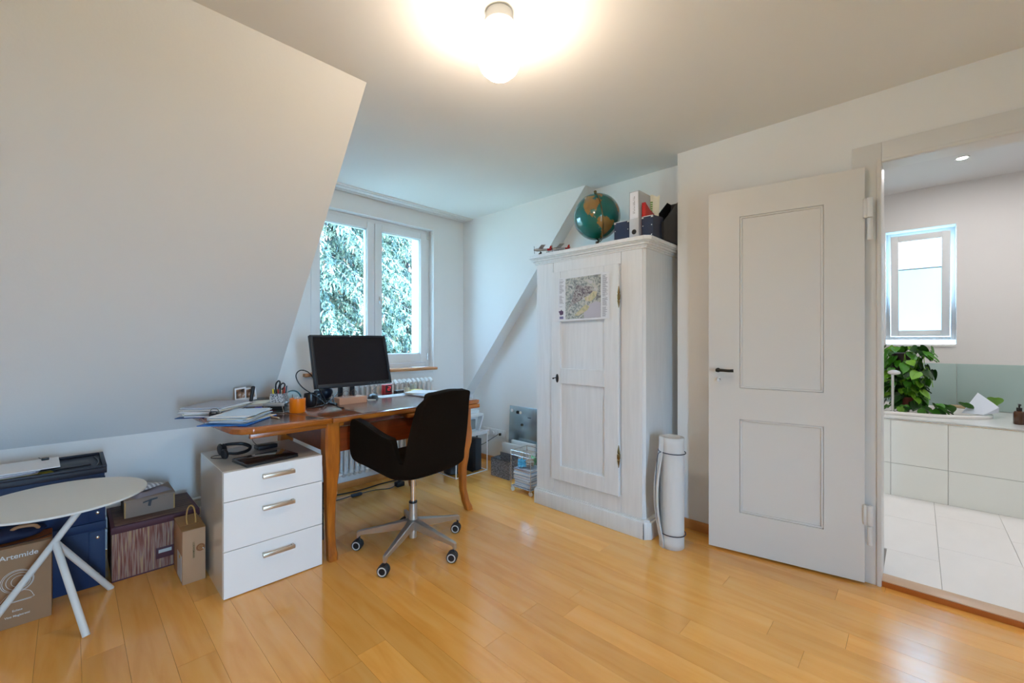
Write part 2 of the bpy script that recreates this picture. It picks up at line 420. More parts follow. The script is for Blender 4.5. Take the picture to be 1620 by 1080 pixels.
# bath window
bw = struct(thing('window_2', 'x', 'x', (XF+.14, 0, 0))); del bw['label'], bw['category']
def frameY(b, y0, y1, z0, z1, w, x0, x1, bev=.003):
    b.box((x0, y0, z0), (x1, y0+w, z1), bev); b.box((x0, y1-w, z0), (x1, y1, z1), bev)
    b.box((x0, y0+w, z0), (x1, y1-w, z0+w), bev); b.box((x0, y0+w, z1-w), (x1, y1-w, z1), bev); return b
BWH = mat('bath_window_white', (.74, .76, .77, 1), .4)
frameY(MB(), BX0, BX1, BZ0+.04, BZ1, .03, 0, .06).obj('window_frame', BWH, bw)
tl = Matrix.Translation((0, 0, BZ0+.075)) @ Euler((0, math.radians(-7), 0)).to_matrix().to_4x4()
sh = BZ1-BZ0-.115
b = frameY(MB(), BX0+.034, BX1-.034, 0, sh, .055, -.03, .03, .004); sa = b.obj('sash', BWH, bw, M=tl)
FROST = mat('frosted_film', (.62, .72, .72, 1), .7, trans=.75, ior=1.02)
MB().box((-.002, BX0+.089, .055), (.002, BX1-.089, sh-.055)).obj('pane', GLASS, sa)
MB().box((-.010, BX0+.089, .055), (-.006, BX1-.089, sh*.66)).obj('privacy_film', FROST, sa)
MB().box((-.014, BX0+.089, sh*.66), (-.004, BX1-.089, sh*.66+.012), .002).obj('blind_bar', mat('bar_grey', (.30, .32, .33, 1), .5), sa)
MB().box((-.034, -.05, .01), (-.03, .05, .03), .002).obj('window_handle', BWH, sa)
struct(MB().box((XF-.012, BX0, BZ0-.02), (XF+.14, BX1, BZ0+.002), .003).obj('trim_8', mat('bath_sill', (.76, .76, .74, 1), .3)))
# tub surround
TUBT = mat('bath_tile_green', (.90, .93, .89, 1), .2, noise=.03, nscale=2)
su = thing('bath_surround', 'pale green tiled bath platform with white deck seen through the doorway', 'bathtub surround', (XT, 0, ZB))
MB().box((.0122, YB+.005, 0), (.05, 1.297, .565)).box((.0122, YB+.005, 0), (XF-XT-.002, YB+.05, .565)).box((XF-XT-.04, YB+.005, 0), (XF-XT-.002, 1.297, .565)).obj('platform', mat('grout_light', (.55, .56, .54, 1), .8), su, smooth=False)
rows = [(.0, .243), (.246, .572)]; cols = [YB+.005, -1.36, -.76, -.152, .155, .76, 1.297]
for z0, z1 in rows:
    for c0, c1 in zip(cols, cols[1:]): MB().box((.0, c0+.0012, z0), (.012, c1-.0012, z1), .001, 1).obj('tile', TUBT, su)
MB().box((-.003, YB+.005, .573), (.02, 1.297, .580)).obj('edge_strip', CHROME, su, 'thin chrome edge strip')
# deck with hole for the tub
TCX, TCY, TA, TB_ = 4.885, .41, .38, .82
dk = MB(); n = 64
def sup(th, a, b2, p=2.5):
    c, s_ = math.cos(th), math.sin(th); return (math.copysign(abs(c)**(2/p), c)*a, math.copysign(abs(s_)**(2/p), s_)*b2)
def rectpt(th, x0, x1, y0, y1, cx, cy):
    c, s_ = math.cos(th), math.sin(th); t = 1e9
    if c > 1e-9: t = min(t, (x1-cx)/c)
    if c < -1e-9: t = min(t, (x0-cx)/c)
    if s_ > 1e-9: t = min(t, (y1-cy)/s_)
    if s_ < -1e-9: t = min(t, (y0-cy)/s_)
    return (cx+c*t, cy+s_*t)
cx_, cy_ = TCX-XT, TCY
ths = [2*PI*i/n for i in range(n)] + [math.atan2(y-cy_, x-cx_) % (2*PI) for x in (0, XF-XT-.01) for y in (YB+.005, 1.297)]
ths = sorted(set(ths)); inn = []; out = []; inl = []; outl = []
for t in ths:
    i_ = sup(t, TA-.03, TB_-.03)
    # ray direction for the rect, superellipse angle for the hole
    a2 = math.atan2(i_[1], i_[0]); r_ = rectpt(t, 0, XF-XT-.010, YB+.005, 1.297, cx_, cy_)
    inn.append(dk.bm.verts.new((cx_+i_[0], cy_+i_[1], .590))); out.append(dk.bm.verts.new((r_[0], r_[1], .590)))
    outl.append(dk.bm.verts.new((r_[0], r_[1], .581)))
for i in range(len(ths)):
    j = (i+1) % len(ths); dk.bm.faces.new((inn[i], out[i], out[j], inn[j])); dk.bm.faces.new((out[i], outl[i], outl[j], out[j]))
dk.obj('deck', mat('deck_white', (.72, .74, .73, 1), .18), su, smooth=False)
tb = thing('bathtub', 'white oval bathtub set into the tiled platform', 'bathtub', (TCX, TCY, ZB+.590))
b = MB(); prof = [(1.0, .0015), (1.0, .018), (.985, .024), (.93, .025), (.90, .018), (.86, -.05), (.80, -.25), (.70, -.36), (.3, -.38), (.0, -.385)]
def tubf(u, v):
    k_ = v*(len(prof)-1); i = min(int(k_), len(prof)-2); f = k_-i
    s_, z = [prof[i][q]*(1-f)+prof[i+1][q]*f for q in (0, 1)]
    x, y = sup(2*PI*u, TA, TB_); return Vector((x*s_, y*s_, z))
b.grid(tubf, 72, len(prof)-1); bmesh.ops.remove_doubles(b.bm, verts=b.bm.verts, dist=1e-4)
b.obj('tub_shell', mat('tub_acrylic', (.78, .76, .74, 1), .12, coat=.4), tb, smooth=50)
b = MB().cyl((.24, -.25, .024), (.24, -.25, .05), .022); b.cyl((.24, -.25, .05), (.20, -.25, .07), .012); b.obj('tub_tap', CHROME, tb)

# bath spots: the first is visible, the rest are unseen fill lamps added
for i, (x, y) in enumerate(((4.607, -.234), (3.7, -1.1), (4.5, -1.1), (3.7, -.05), (3.5, .7))):
    sp = thing('ceiling_spot_and_fill', 'small round recessed bathroom spotlight, one in view and the rest added fill', 'ceiling light', (x, y, HB), group='bathroom ceiling spotlight and added fill copies')
    MB().lathe([(.026, -.001), (.040, -.001), (.042, -.004), (.040, -.006), (.028, -.005), (.026, -.001)], 24).obj('trim_ring', WHITE, sp)
    MB().cyl((0, 0, -.004), (0, 0, -.002), .026).obj('bulb', mat('spot_and_fill_bulb', (1, 1, 1, 1), .5, emit=(1, .97, .95, 1), es=BATH_SPOT_FILL*40), sp)

# ================================================================== CEILING LAMP
la = thing('ceiling_lamp', 'lit white glass globe lamp on a round porcelain base on the ceiling', 'ceiling lamp', (1.113, 1.133, H))
MB().lathe([(0, 0), (.046, 0), (.050, -.004), (.055, -.036), (.057, -.040), (.057, -.046), (.048, -.048), (0, -.048)], 40).obj('lamp_base', mat('porcelain', (.92, .91, .89, 1), .25), la)
OPAL = mat('opal_glass', (.9, .9, .88, 1), .2, emit=(1.0, .81, .63, 1), es=LAMP_EMIT)
b = MB().lathe([(.030, -.112), (.055, -.124), (.074, -.144), (.080, -.166), (.078, -.190), (.066, -.216), (.044, -.236), (.020, -.246), (0, -.248)], 48)
b.lathe([(0, -.049), (.050, -.050), (.056, -.062), (.056, -.076), (.048, -.094), (.030, -.106), (.030, -.112)], 48, mi=1)
b.obj('glass_globe', [OPAL, mat('opal_neck', (.9, .9, .88, 1), .2, emit=(1.0, .92, .82, 1), es=2.2)], la)

# ================================================================== WARDROBE
WP = ramp_mat('wardrobe_paint', [(.3, (.75, .745, .74, 1)), (.6, (.80, .795, .79, 1)), (.85, (.83, .825, .82, 1))], scale=5, stretch=(10, 10, .8), rough=.5, dist=.3, bump=.06)
wd = thing('wardrobe', 'tall white painted wooden wardrobe with one panelled door and a crown moulding', 'wardrobe', (2.42, 1.20, 0))
# local: x = depth (0 front .. .5), y 0 (right) .. .86 (left)
WW, WDp = .86, .50
b = MB(); b.prism([(.012, 0), (WDp, 0), (WDp, WW), (.0, WW), (0, .012)], .1, 1.775); b.obj('carcass', WP, wd, smooth=False)
# face frame boards with recessed joints
for (y0, y1, z0, z1) in ((.014, .157, .115, 1.77), (.703, WW-.002, .115, 1.77), (.159, .701, 1.69, 1.77), (.159, .701, .115, .228)):
    MB().box((-.006, y0, z0), (.004, y1, z1), .002, 1).obj('frame_board', WP, wd)
b = MB()
# plinth with chamfered front corner
pl = [(.012, -.035), (WDp, -.035), (WDp, WW+.012), (-.022, WW+.012), (-.022, .0), (-.022, -.001)]
b.prism(pl, 0, .104, 'z', bev=.003); b.prism([(.016, -.024), (WDp, -.024), (WDp, WW+.006), (-.014, WW+.006), (-.014, .003)], .104, .116)
b.obj('plinth', WP, wd)
# crown moulding: stacked stepped profile that runs round front and side
b = MB()
for z0, z1, o_ in ((1.768, 1.778, .012), (1.778, 1.790, .018), (1.790, 1.804, .030), (1.804, 1.812, .040), (1.812, 1.832, .050), (1.832, 1.838, .044)):
    s_ = min(o_, .05)
    b.prism([(-s_*.3, -s_), (WDp, -s_), (WDp, WW+s_*.8), (-s_, WW+s_*.8), (-s_, -s_*.3)], z0, z1, 'z', bev=.0015)
b.obj('crown_moulding', WP, wd)
# door
do = MB(); hs = [(.267, .622, .324, .905), (.267, .622, 1.012, 1.560)]
Mx = Matrix.Translation((-.006, 0, 0)) @ Matrix(((0, 1, 0, 0), (1, 0, 0, 0), (0, 0, 1, 0), (0, 0, 0, 1)))
def wbox(b, y0, y1, z0, z1, x0, x1, bev=.002): b.box((x0, y0, z0), (x1, y1, z1), bev, 1); return b
wbox(do, .1635, .267, .222, 1.692, -.030, -.007); wbox(do, .6225, .700, .222, 1.692, -.030, -.007)
wdo = do.obj('wardrobe_door', WP, wd)
for z0, z1 in ((.2225, .324), (.905, 1.012), (1.560, 1.6915)): wbox(MB(), .2675, .622, z0, z1, -.0293, -.007).obj('rail', WP, wdo)
for h in hs: wbox(MB(), h[0]-.004, h[1]+.004, h[2], h[3], -.014, -.006, .001).obj('door_panel', WP, wdo)
b = MB(); b.sphere((-.031, .648, .940), 1, 24, sc=(.003, .013, .031)); b.tube([(-.031, .648, .945), (-.046, .650, .945), (-.049, .668, .940)], .003, 8); b.sphere((-.049, .670, .939), .006, 12)
b.obj('lock_plate', DARK, wdo, 'dark oval lock plate with a small key')
for z0, z1 in ((1.413, 1.549), (.407, .547)):
    b = MB(); zc = (z0+z1)/2; hl = (z1-z0)/2
    b.lathe([(0, -hl), (.002, -hl), (.004, -hl*.8), (.009, -hl*.35), (.006, -hl*.28), (.010, -hl*.2), (.010, hl*.2), (.006, hl*.28), (.009, hl*.35), (.004, hl*.8), (.002, hl), (0, hl)], 14, c=(-.031, .1615, zc))
    b.obj('hinge', BRASS, wdo)

# map poster on the wardrobe door
MAPM = ramp_mat('map_print', [(.30, rgb(92, 82, 84)), (.42, rgb(132, 136, 132)), (.5, rgb(168, 168, 158)), (.58, rgb(190, 184, 168)), (.7, rgb(196, 190, 196))], scale=26, stretch=(1, 1, 1), rough=.6, dist=2.2, detail=10)
MAPY = ramp_mat('map_print_yellow', [(.35, rgb(160, 156, 122)), (.5, rgb(196, 182, 138)), (.65, rgb(204, 186, 160))], scale=30, rough=.6, dist=1)
MAPB = ramp_mat('map_print_brown', [(.38, rgb(84, 70, 74)), (.5, rgb(140, 126, 122)), (.62, rgb(176, 170, 160))], scale=34, rough=.6, dist=2.0, detail=9)
MAPS = mat('map_print_sea', rgb(186, 180, 188), .6)
mp_ = thing('map_poster', 'paper relief map poster fixed to the white wardrobe door', 'map', (2.3855, 1.424, 1.340))
def mapf(u, v, x=0): return Vector((x-.0012*math.sin(u*PI)-.002*(u > .97), u*.413, v*.302+.006*(1-u)))
b = MB(); b.grid(lambda u, v: mapf(u, v), 16, 8); b.grid(lambda u, v: mapf(u, v, .0008), 16, 8); b.obj('sheet', PAPER, mp_)
def mpatch(name, poly, m, off):
    bb = MB(); vs = [bb.bm.verts.new(mapf(p[0], p[1], off)) for p in poly]; f = bb.bm.faces.new(vs); bmesh.ops.triangulate(bb.bm, faces=[f]); return bb.obj(name, m, mp_, smooth=False)
# u runs right->left in the picture, so the picture's left is u = 1
bb = MB(); bb.grid(lambda u, v: mapf(.155+u*.685, .04+v*.93, -.0006), 14, 8); bb.obj('relief_print', MAPM, mp_)
mpatch('sea_print', [(.158, .045), (.158, .36), (.25, .40), (.38, .33), (.47, .25), (.47, .045)], MAPS, -.0012)
mpatch('land_print', [(.36, .30), (.44, .34), (.52, .27), (.62, .17), (.66, .12), (.58, .10), (.50, .16), (.40, .22)], MAPY, -.0014)
mpatch('coast_print', [(.22, .60), (.24, .50), (.33, .40), (.44, .42), (.46, .50), (.36, .54), (.30, .62)], MAPY, -.0014)
mpatch('mountain_print', [(.28, .62), (.31, .72), (.40, .66), (.48, .72), (.57, .70), (.62, .80), (.66, .66), (.66, .56), (.72, .42), (.78, .30), (.66, .38), (.54, .44), (.44, .54), (.34, .58)], MAPB, -.0013)
TXT = mat('print_grey', rgb(150, 146, 152), .7); PURP = mat('print_purple', rgb(84, 56, 84), .7); PBLU = mat('print_blue', rgb(122, 116, 150), .7)
bb = MB(); rr = random.Random(3)
for k_ in range(46):
    v = .95-k_*.0195; w = rr.uniform(.05, .105) if rr.random() > .12 else 0
    if w: bb.box((-.0012, .413*(.135-w), v*.302), (-.0008, .413*.128, v*.302+.0028))
    w = rr.uniform(.05, .10) if rr.random() > .2 else 0
    if w and v > .32: bb.box((-.0012, .413*(.975-w), v*.302+.003), (-.0008, .413*.968, v*.302+.0056))
bb.obj('print_lines', TXT, mp_, smooth=False)['kind'] = 'stuff'
fr = [(.955, .12), (.97, .17), (.985, .20), (.965, .215), (.945, .215), (.925, .245), (.915, .22), (.885, .20), (.885, .16), (.89, .12), (.91, .125), (.935, .11)]
mpatch('country_shape', [(u, v+.03) for u, v in fr], PURP, -.0014)
bb = MB(); bb.box((-.0014, .413*.885, .302*.055), (-.001, .413*.965, .302*.115)); bb.obj('print_block', PBLU, mp_, smooth=False)

# ================================================================== ON THE WARDROBE
ZW = 1.838
gx, gy, gz, gr = 2.64, 1.68, 2.100, .166
gl = thing('globe', 'large green terrestrial globe with a brass meridian on top of the wardrobe', 'globe', (gx, gy, ZW))
SEA = mat('globe_sea', rgb(10, 98, 88), .16, noise=.25, nscale=6, coat=.6); LAND = mat('globe_land', rgb(150, 112, 56), .2, noise=.35, nscale=18, coat=.5)
NAm = [(-165, 62), (-160, 70), (-125, 70), (-95, 72), (-82, 68), (-95, 60), (-82, 53), (-78, 60), (-64, 58), (-57, 51), (-66, 45), (-70, 42), (-76, 35), (-81, 30), (-80, 25), (-84, 30), (-97, 28), (-97, 20), (-90, 21), (-87, 20), (-88, 15), (-83, 12), (-82, 8), (-78, 8), (-84, 8), (-92, 14), (-105, 19), (-112, 27), (-117, 32), (-124, 40), (-124, 48), (-135, 58), (-150, 60)]
SAm = [(-78, 8), (-72, 12), (-62, 10), (-51, 4), (-49, 0), (-35, -6), (-39, -14), (-42, -22), (-48, -27), (-56, -35), (-63, -40), (-66, -47), (-68, -54), (-74, -50), (-72, -38), (-70, -20), (-76, -14), (-81, -5), (-79, 1)]
GRN = [(-55, 60), (-52, 68), (-60, 76), (-70, 79), (-40, 83), (-20, 80), (-24, 70), (-40, 64)]
AFR = [(-17, 14), (-16, 24), (-9, 32), (-5, 36), (10, 37), (30, 31), (43, 12), (50, 10), (40, -3), (38, -18), (30, -30), (20, -34), (12, -18), (9, 2), (-5, 5), (-12, 8)]
EUR = [(-9, 37), (-9, 44), (-2, 48), (5, 54), (10, 58), (6, 62), (20, 70), (40, 66), (60, 68), (60, 45), (30, 45), (25, 37), (15, 40), (5, 43)]
def inpoly(x, y, P):
    c = False; j = len(P)-1
    for i in range(len(P)):
        if (P[i][1] > y) != (P[j][1] > y) and x < (P[j][0]-P[i][0])*(y-P[i][1])/(P[j][1]-P[i][1])+P[i][0]: c = not c
        j = i
    return c
# orientation: the point at lat0/lon0 faces the photographer's side of the room
vdir = (Vector((0, 0, 1.2))-Vector((gx, gy, gz))).normalized()
lat0, lon0 = math.radians(10), math.radians(-80)
npole = Vector((0, 0, 1)); up_ = (npole-vdir*npole.dot(vdir)).normalized(); rt_ = up_.cross(vdir).normalized()
Bv = Matrix((rt_, up_, vdir)).transposed()
e_v = Vector((math.cos(lat0)*math.cos(lon0), math.cos(lat0)*math.sin(lon0), math.sin(lat0)))
e_r = Vector((-math.sin(lon0), math.cos(lon0), 0)); e_u = e_v.cross(e_r)*1
rollg = math.radians(4)
Be = Matrix((e_r, e_u, e_v)).transposed()
RG = Bv @ Matrix.Rotation(rollg, 3, 'Z') @ Be.transposed()
b = bmesh.new(); NU, NV = 200, 100
rows_ = []
for j in range(NV+1):
    la_ = -PI/2+PI*j/NV
    rows_.append([b.verts.new(RG @ Vector((gr*math.cos(la_)*math.cos(2*PI*i/NU), gr*math.cos(la_)*math.sin(2*PI*i/NU), gr*math.sin(la_)))+Vector((0, 0, gz-ZW))) for i in range(NU)])
for j in range(NV):
    for i in range(NU):
        f = b.faces.new((rows_[j][i], rows_[j][(i+1) % NU], rows_[j+1][(i+1) % NU], rows_[j+1][i])); f.smooth = True
        lo_ = (i+.5)*360/NU; lo_ = lo_-360 if lo_ > 180 else lo_; la2 = -90+(j+.5)*180/NV
        wob = 1.5*math.sin(lo_*.9+la2*.7)
        if any(inpoly(lo_+wob, la2+wob*.6, P) for P in (NAm, SAm, GRN, AFR, EUR)): f.material_index = 1
me = bpy.data.meshes.new('ball'); b.to_mesh(me); b.free(); me.materials.append(SEA); me.materials.append(LAND)
o = bpy.data.objects.new('ball', me); COL.objects.link(o); o.parent = gl
# meridian half ring in front of the ball
pts = []
for k_ in range(25):
    t = -PI/2+PI*k_/24; lo_ = lon0+math.radians(13)
    p = Vector((math.cos(t)*math.cos(lo_), math.cos(t)*math.sin(lo_), math.sin(t)))
    pts.append(RG @ (p*(gr+.008))+Vector((0, 0, gz-ZW)))
b = MB().tube(pts, .0035, 8, smooth=False); b.sphere(pts[-1], .011, 12, sc=(1, 1, 1)); b.sphere(pts[0], .009, 12)
b.obj('meridian', BRASS, gl)
b = MB().lathe([(0, 0), (.085, 0), (.088, .006), (.075, .014), (.02, .022), (.012, .035), (.010, .085), (0, .085)], 32); b.cyl((0, 0, .06), tuple(pts[0]), .007)
b.obj('globe_foot', mat('dark_wood', (.05, .02, .01, 1), .35), gl)

# model aeroplanes
def plane(name, label, loc, rz, ry):
    t = thing(name, label, 'model aeroplane', loc, rz, 'model aeroplanes'); del t['group']
    SIL = mat('model_silver', (.45, .43, .42, 1), .35, metal=.5); RED = mat('model_red', rgb(168, 18, 14), .4)
    T = TR(0, 0, .036, 0, 0, math.radians(3)) @ Matrix.Diagonal((1.25, 1.25, 1.25, 1))
    b = MB(); b.cyl((-.055, 0, 0), (.03, 0, 0), .005, .010, 12, bev=.002); b.cyl((.03, 0, 0), (.045, 0, 0), .010, .005, 12); b.sphere((.008, 0, .009), .008, 10, sc=(1.5, .7, .8))
    bmesh.ops.transform(b.bm, matrix=T, verts=b.bm.verts); b.obj('fuselage', SIL, t)
    b = MB().box((-.006, -.088, .009), (.020, .088, .0115), .001); bmesh.ops.transform(b.bm, matrix=T, verts=b.bm.verts); b.obj('wing', SIL, t)
    b = MB().box((-.056, -.030, .001), (-.040, .030, .003), .0008); b.prism([(-.058, 0), (-.040, 0), (-.050, .022), (-.058, .024)], -.001, .001, 'y'); b.cyl((-.056, 0, 0), (-.030, 0, 0), .0055, .007, 12)
    bmesh.ops.transform(b.bm, matrix=T, verts=b.bm.verts); b.obj('tail', RED, t, 'red tail fins')
    b = MB(); b.box((.045, -.002, -.022), (.047, .002, .022), .0006); b.sphere((.046, 0, 0), .004, 8); bmesh.ops.transform(b.bm, matrix=T, verts=b.bm.verts); b.obj('propeller', DARK, t)
    b = MB()
    for s_ in (-1, 1): b.tube([(.012, .006*s_, .024), (.014, .022*s_, .010)], .0015, 6, smooth=False); b.cyl((.014, .020*s_, .008), (.014, .025*s_, .008), .008, n=14)
    b.tube([(-.05, 0, .028), (-.052, 0, .002)], .0013, 6, smooth=False); b.obj('landing_gear', DARK, t)['kind'] = 'stuff'
plane('model_aeroplane', 'small silver and red model aeroplane at the front left edge of the wardrobe top', (2.405, 2.00, ZW+.0002), math.radians(140), 0)
plane('model_aeroplane', 'small silver and red model aeroplane behind the other one, beside the globe', (2.47, 1.885, ZW+.0002), math.radians(140), 0)

# files (magazine boxes, binders) on the wardrobe
FNAVY = mat('file_navy', (.012, .022, .055, 1), .45)
WC = mat('file_corner', (.72, .72, .72, 1), .4)
def magbox(label, loc, w, d, hf, hb, m=FNAVY, corners=True):
    t = thing('magazine_file', label, 'magazine file', loc)
    b = MB(); th = .003
    side = [(0, 0), (d, 0), (d, hb), (d*.8, hb), (0, hf)]
    b.prism(side, 0, th, 'y'); b.prism(side, w-th, w, 'y'); b.box((0, th, 0), (th, w-th, hf)); b.box((d-th, th, 0), (d, w-th, hb)); b.box((th, th, 0), (d-th, w-th, th))
    b.obj('file_body', m, t, smooth=False)
    if corners:
        c = MB()
        for y0, y1 in ((-.0008, .012), (w-.012, w+.0008)):
            c.box((-.0015, y0, hf-.012), (.003, y1, hf+.001)); 
        c.box((-.0015, -.001, hf-.003), (.002, w+.001, hf+.0015))
        for yy in (.008, w-.008):
            for zz in (.012, hf*.55): c.sphere((-.001, yy, zz), .0035, 10, sc=(.5, 1, 1))
        c.obj('metal_corner', WC, t)['kind'] = 'stuff'
    return t
magbox('low navy magazine file with white metal corners, left of the white binder', (2.43, 1.312, ZW), .105, .26, .125, .14)
magbox('navy magazine file with metal corners right of the red folder', (2.44, 1.160, ZW), .072, .14, .128, .14)
t = magbox('tall black slant-cut magazine file at the right end of the wardrobe top', (2.56, 1.146, ZW), .085, .30, .11, .30, mat('file_black', (.006, .006, .008, 1), .6), False)
# white lever arch binder
bd = thing('lever_arch_binder', 'white and grey lever arch binder with a finger hole in its spine', 'binder', (2.425, 1.2425, ZW))
BG = mat('binder_grey', (.52, .53, .56, 1), .5)
b = MB(); b.box((0, 0, 0), (.004, .066, .295), .001); b.box((0, 0, 0), (.23, .003, .295), .001); b.box((0, .063, 0), (.23, .066, .295), .001); b.obj('cover', BG, bd)
MB().box((.02, .004, .006), (.225, .062, .285)).obj('pages', PAPER, bd)
MB().box((-.0008, .006, .125), (0, .060, .288)).obj('spine_label', mat('label_white', (.80, .80, .86, 1), .6), bd, smooth=False)
b = MB()
b.cyl((-.001, .033, .042), (.0, .033, .042), .0155, n=28); b.obj('finger_hole', BLACK, bd)
b = MB(); rr = random.Random(5)
for k_ in range(30):
    if rr.random() > .2: b.box((-.0014, .028, .155+k_*.0036), (-.0009, .0315, .155+k_*.0036+.0024))
    if rr.random() > .35: b.box((-.0014, .036, .155+k_*.0036), (-.0009, .0385, .155+k_*.0036+.0024))
b.obj('label_print', mat('ink_dark', (.08, .08, .10, 1), .6), bd, smooth=False)['kind'] = 'stuff'
# leaning folders
def folder(label, m, lo, tilt, h, d, w=.006, name='folder'):
    t = thing(name, label, 'folder', lo)
    Mt = Euler((tilt, 0, 0)).to_matrix().to_4x4()
    MB().box((0, 0, .001), (d, w, h), .001, M=Mt).obj('cover', m, t)
    MB().box((-.0006, w*.2, .004), (d-.003, w*.8, h-.003), M=Mt).obj('papers', PAPER, t)
    return t
RD = mat('folder_red', rgb(178, 22, 18), .45); GN = mat('folder_green', rgb(40, 140, 100), .45); PK = mat('folder_pink', rgb(196, 84, 92), .5)
folder('thin green folder leaning behind the low navy magazine file', GN, (2.70, 1.425, ZW), math.radians(24), .285, .15)
folder('thin red folder leaning next to the green folder', PK, (2.70, 1.412, ZW), math.radians(22), .265, .15)
folder('white sheet folder leaning against the white binder', PAPER, (2.70, 1.398, ZW), math.radians(20), .24, .15)
rf = thing('folder', 'bright red ring folder leaning right of the white binder', 'folder', (2.445, 1.236, ZW))
b = MB(); b.prism([(.0, .002), (.12, .002), (.12, .17), (.06, .185), (.0, .218)], -.026, -.002, 'y', bev=.001); b.obj('cover', RD, rf)
b = MB(); b.box((-.002, -.018, .07), (.0, -.008, .078)); b.obj('clasp', BRASS, rf)
# cream paper bag
bg = thing('paper_bag', 'cream paper bag with green print behind the black magazine file', 'bag', (2.60, 1.270, ZW), math.radians(-90))
BAG = mat('bag_cream', rgb(232, 226, 204), .8, noise=.10, nscale=30)
def bagf(u, v):
    a = 2*PI*u; fl_ = .35*v; x = .055*math.cos(a)*(1+.25*v); y = .028*math.sin(a)*(1-.25*v)+.004*math.sin(a*5+v*4)*v
    return Vector((x*1.1+.006*v, y, .30*v*(1-.04*math.cos(a)-.02*math.sin(7*a))))
b = MB().grid(bagf, 48, 12); b.obj('bag_body', BAG, bg, smooth=60)
b = MB(); 
for k_ in range(6): b.grid(lambda u, v: bagf(.60+.24*u, .60+.045*k_+.028*v)*1.0+Vector((0, -.0012, 0)), 8, 1)
b.obj('green_print', mat('print_green', rgb(110, 160, 84), .7), bg)

# ================================================================== YOGA MAT
ym = thing('rolled_mat', 'white rolled exercise mat standing on end beside the wardrobe', 'mat', (2.452, 1.048, 0))
FOAM = mat('foam_white', (.70, .69, .68, 1), .85, bump=.1, bscale=150); 
def spiral(b, r0, r1, turns, h, a0, th):
    n_ = int(turns*44); pts = []
    for i in range(n_+1):
        t = i/n_; a = a0+turns*2*PI*t; r = r0+(r1-r0)*t; pts.append((r*math.cos(a), r*math.sin(a)))
    b_ = MB()
    return pts
pts = spiral(None, .050, .070, 2.6, .64, math.radians(-66+12), .006)
# loose outer flap that bulges at mid height
def matf(u, v):
    k_ = u*(len(pts)-1); i = min(int(k_), len(pts)-2); f = k_-i
    x = pts[i][0]*(1-f)+pts[i+1][0]*f; y = pts[i][1]*(1-f)+pts[i+1][1]*f
    z = .64*v; fl_ = max(0, (u-.86)/.14)
    bul = .045*fl_*max(0, math.sin(PI*(v-.06)/.84) if .06 < v < .90 else 0)
    r = math.hypot(x, y); return Vector((x*(1+bul/r), y*(1+bul/r), z))
b = MB().grid(matf, 150, 16); mo = b.obj('mat_roll', FOAM, ym, smooth=60)
md = mo.modifiers.new('solid', 'SOLIDIFY'); md.thickness = .0055; md.offset = 0
ELS = mat('elastic_dark', (.03, .035, .06, 1), .7)
for z in (.085, .555):
    MB().tube([(.0755*math.cos(a), .0755*math.sin(a), z+.004*math.sin(a)) for a in [2*PI*k_/24 for k_ in range(24)]], .0028, 8, closed=True, smooth=False).obj('elastic_band', ELS, ym)
a_ = math.radians(150)
MB().tube([(.076*math.cos(a_), .076*math.sin(a_), .556), (.098*math.cos(a_), .098*math.sin(a_), .53), (.112*math.cos(a_), .112*math.sin(a_), .35), (.105*math.cos(a_), .105*math.sin(a_), .20), (.078*math.cos(a_), .078*math.sin(a_), .086)], .0026, 8).obj('elastic_strap', ELS, ym)

# ================================================================== DESK
TZ = .785
dk_ = thing('desk', 'brown wooden draw-leaf table used as a desk with curved cabriole legs', 'desk', (1.47, 2.70, 0))
def D_(x, y, z): return (x-1.47, y-2.70, z)
def rpoly(pts, rad, seg=6):
    out = []
    n_ = len(pts)
    for i in range(n_):
        p = Vector(pts[i]); a = Vector(pts[i-1]); c = Vector(pts[(i+1) % n_]); r = rad[i] if isinstance(rad, (list, tuple)) else rad
        if r <= 0: out.append(tuple(p)); continue
        d1 = (a-p).normalized(); d2 = (c-p).normalized(); p1 = p+d1*r; p2 = p+d2*r
        for k_ in range(seg+1):
            t = k_/seg; q = p1*(1-t)**2+p*2*t*(1-t)+p2*t*t; out.append((q.x, q.y))
    return out
main = [(.990, 2.292), (2.045, 2.292), (2.045, 3.10), (.74, 3.10), (.884, 2.64)]
def L2(P): return [(x-1.47, y-2.70) for x, y in P]
MB().prism(L2(rpoly(main, [0, .03, .03, 0, 0])), TZ-.030, TZ, 'z', bev=.004).obj('tabletop', WOODT, dk_)
b = MB(); b.prism(L2(rpoly([(.9905, 2.2905), (2.0465, 2.2905), (2.0465, 2.312), (.983, 2.312)], 0)), TZ-.0295, TZ-.004, 'z', bev=.003); b.obj('front_lipping', WOODD, dk_)
MB().prism(L2([(1.176, 2.330), (1.99, 2.330), (1.99, 3.06), (1.176, 3.06)]), TZ-.001, TZ+.0006, 'z').obj('veneer_panel', WOODP, dk_, smooth=False)
leaf = [(.987, 2.294), (.881, 2.638), (.737, 3.10), (.485, 3.09), (.490, 2.92), (.503, 2.70), (.518, 2.50), (.532, 2.37), (.560, 2.32), (.61, 2.298)]
MB().prism(L2(leaf), TZ-.030, TZ-.0015, 'z', bev=.006).obj('pull_out_leaf', WOODD, dk_)
MB().prism(L2([(.955, 2.335), (.853, 2.64), (.72, 3.06), (.52, 3.05), (.525, 2.9), (.540, 2.68), (.553, 2.50), (.57, 2.39), (.60, 2.345), (.64, 2.335)]), TZ-.003, TZ-.0008, 'z').obj('veneer_panel', WOODP, dk_, smooth=False)
MB().prism(L2([(.60, 2.318), (1.06, 2.318), (1.06, 2.35), (.60, 2.35)]), TZ-.055, TZ-.032, 'z', bev=.003).obj('leaf_runner', WOODD, dk_)
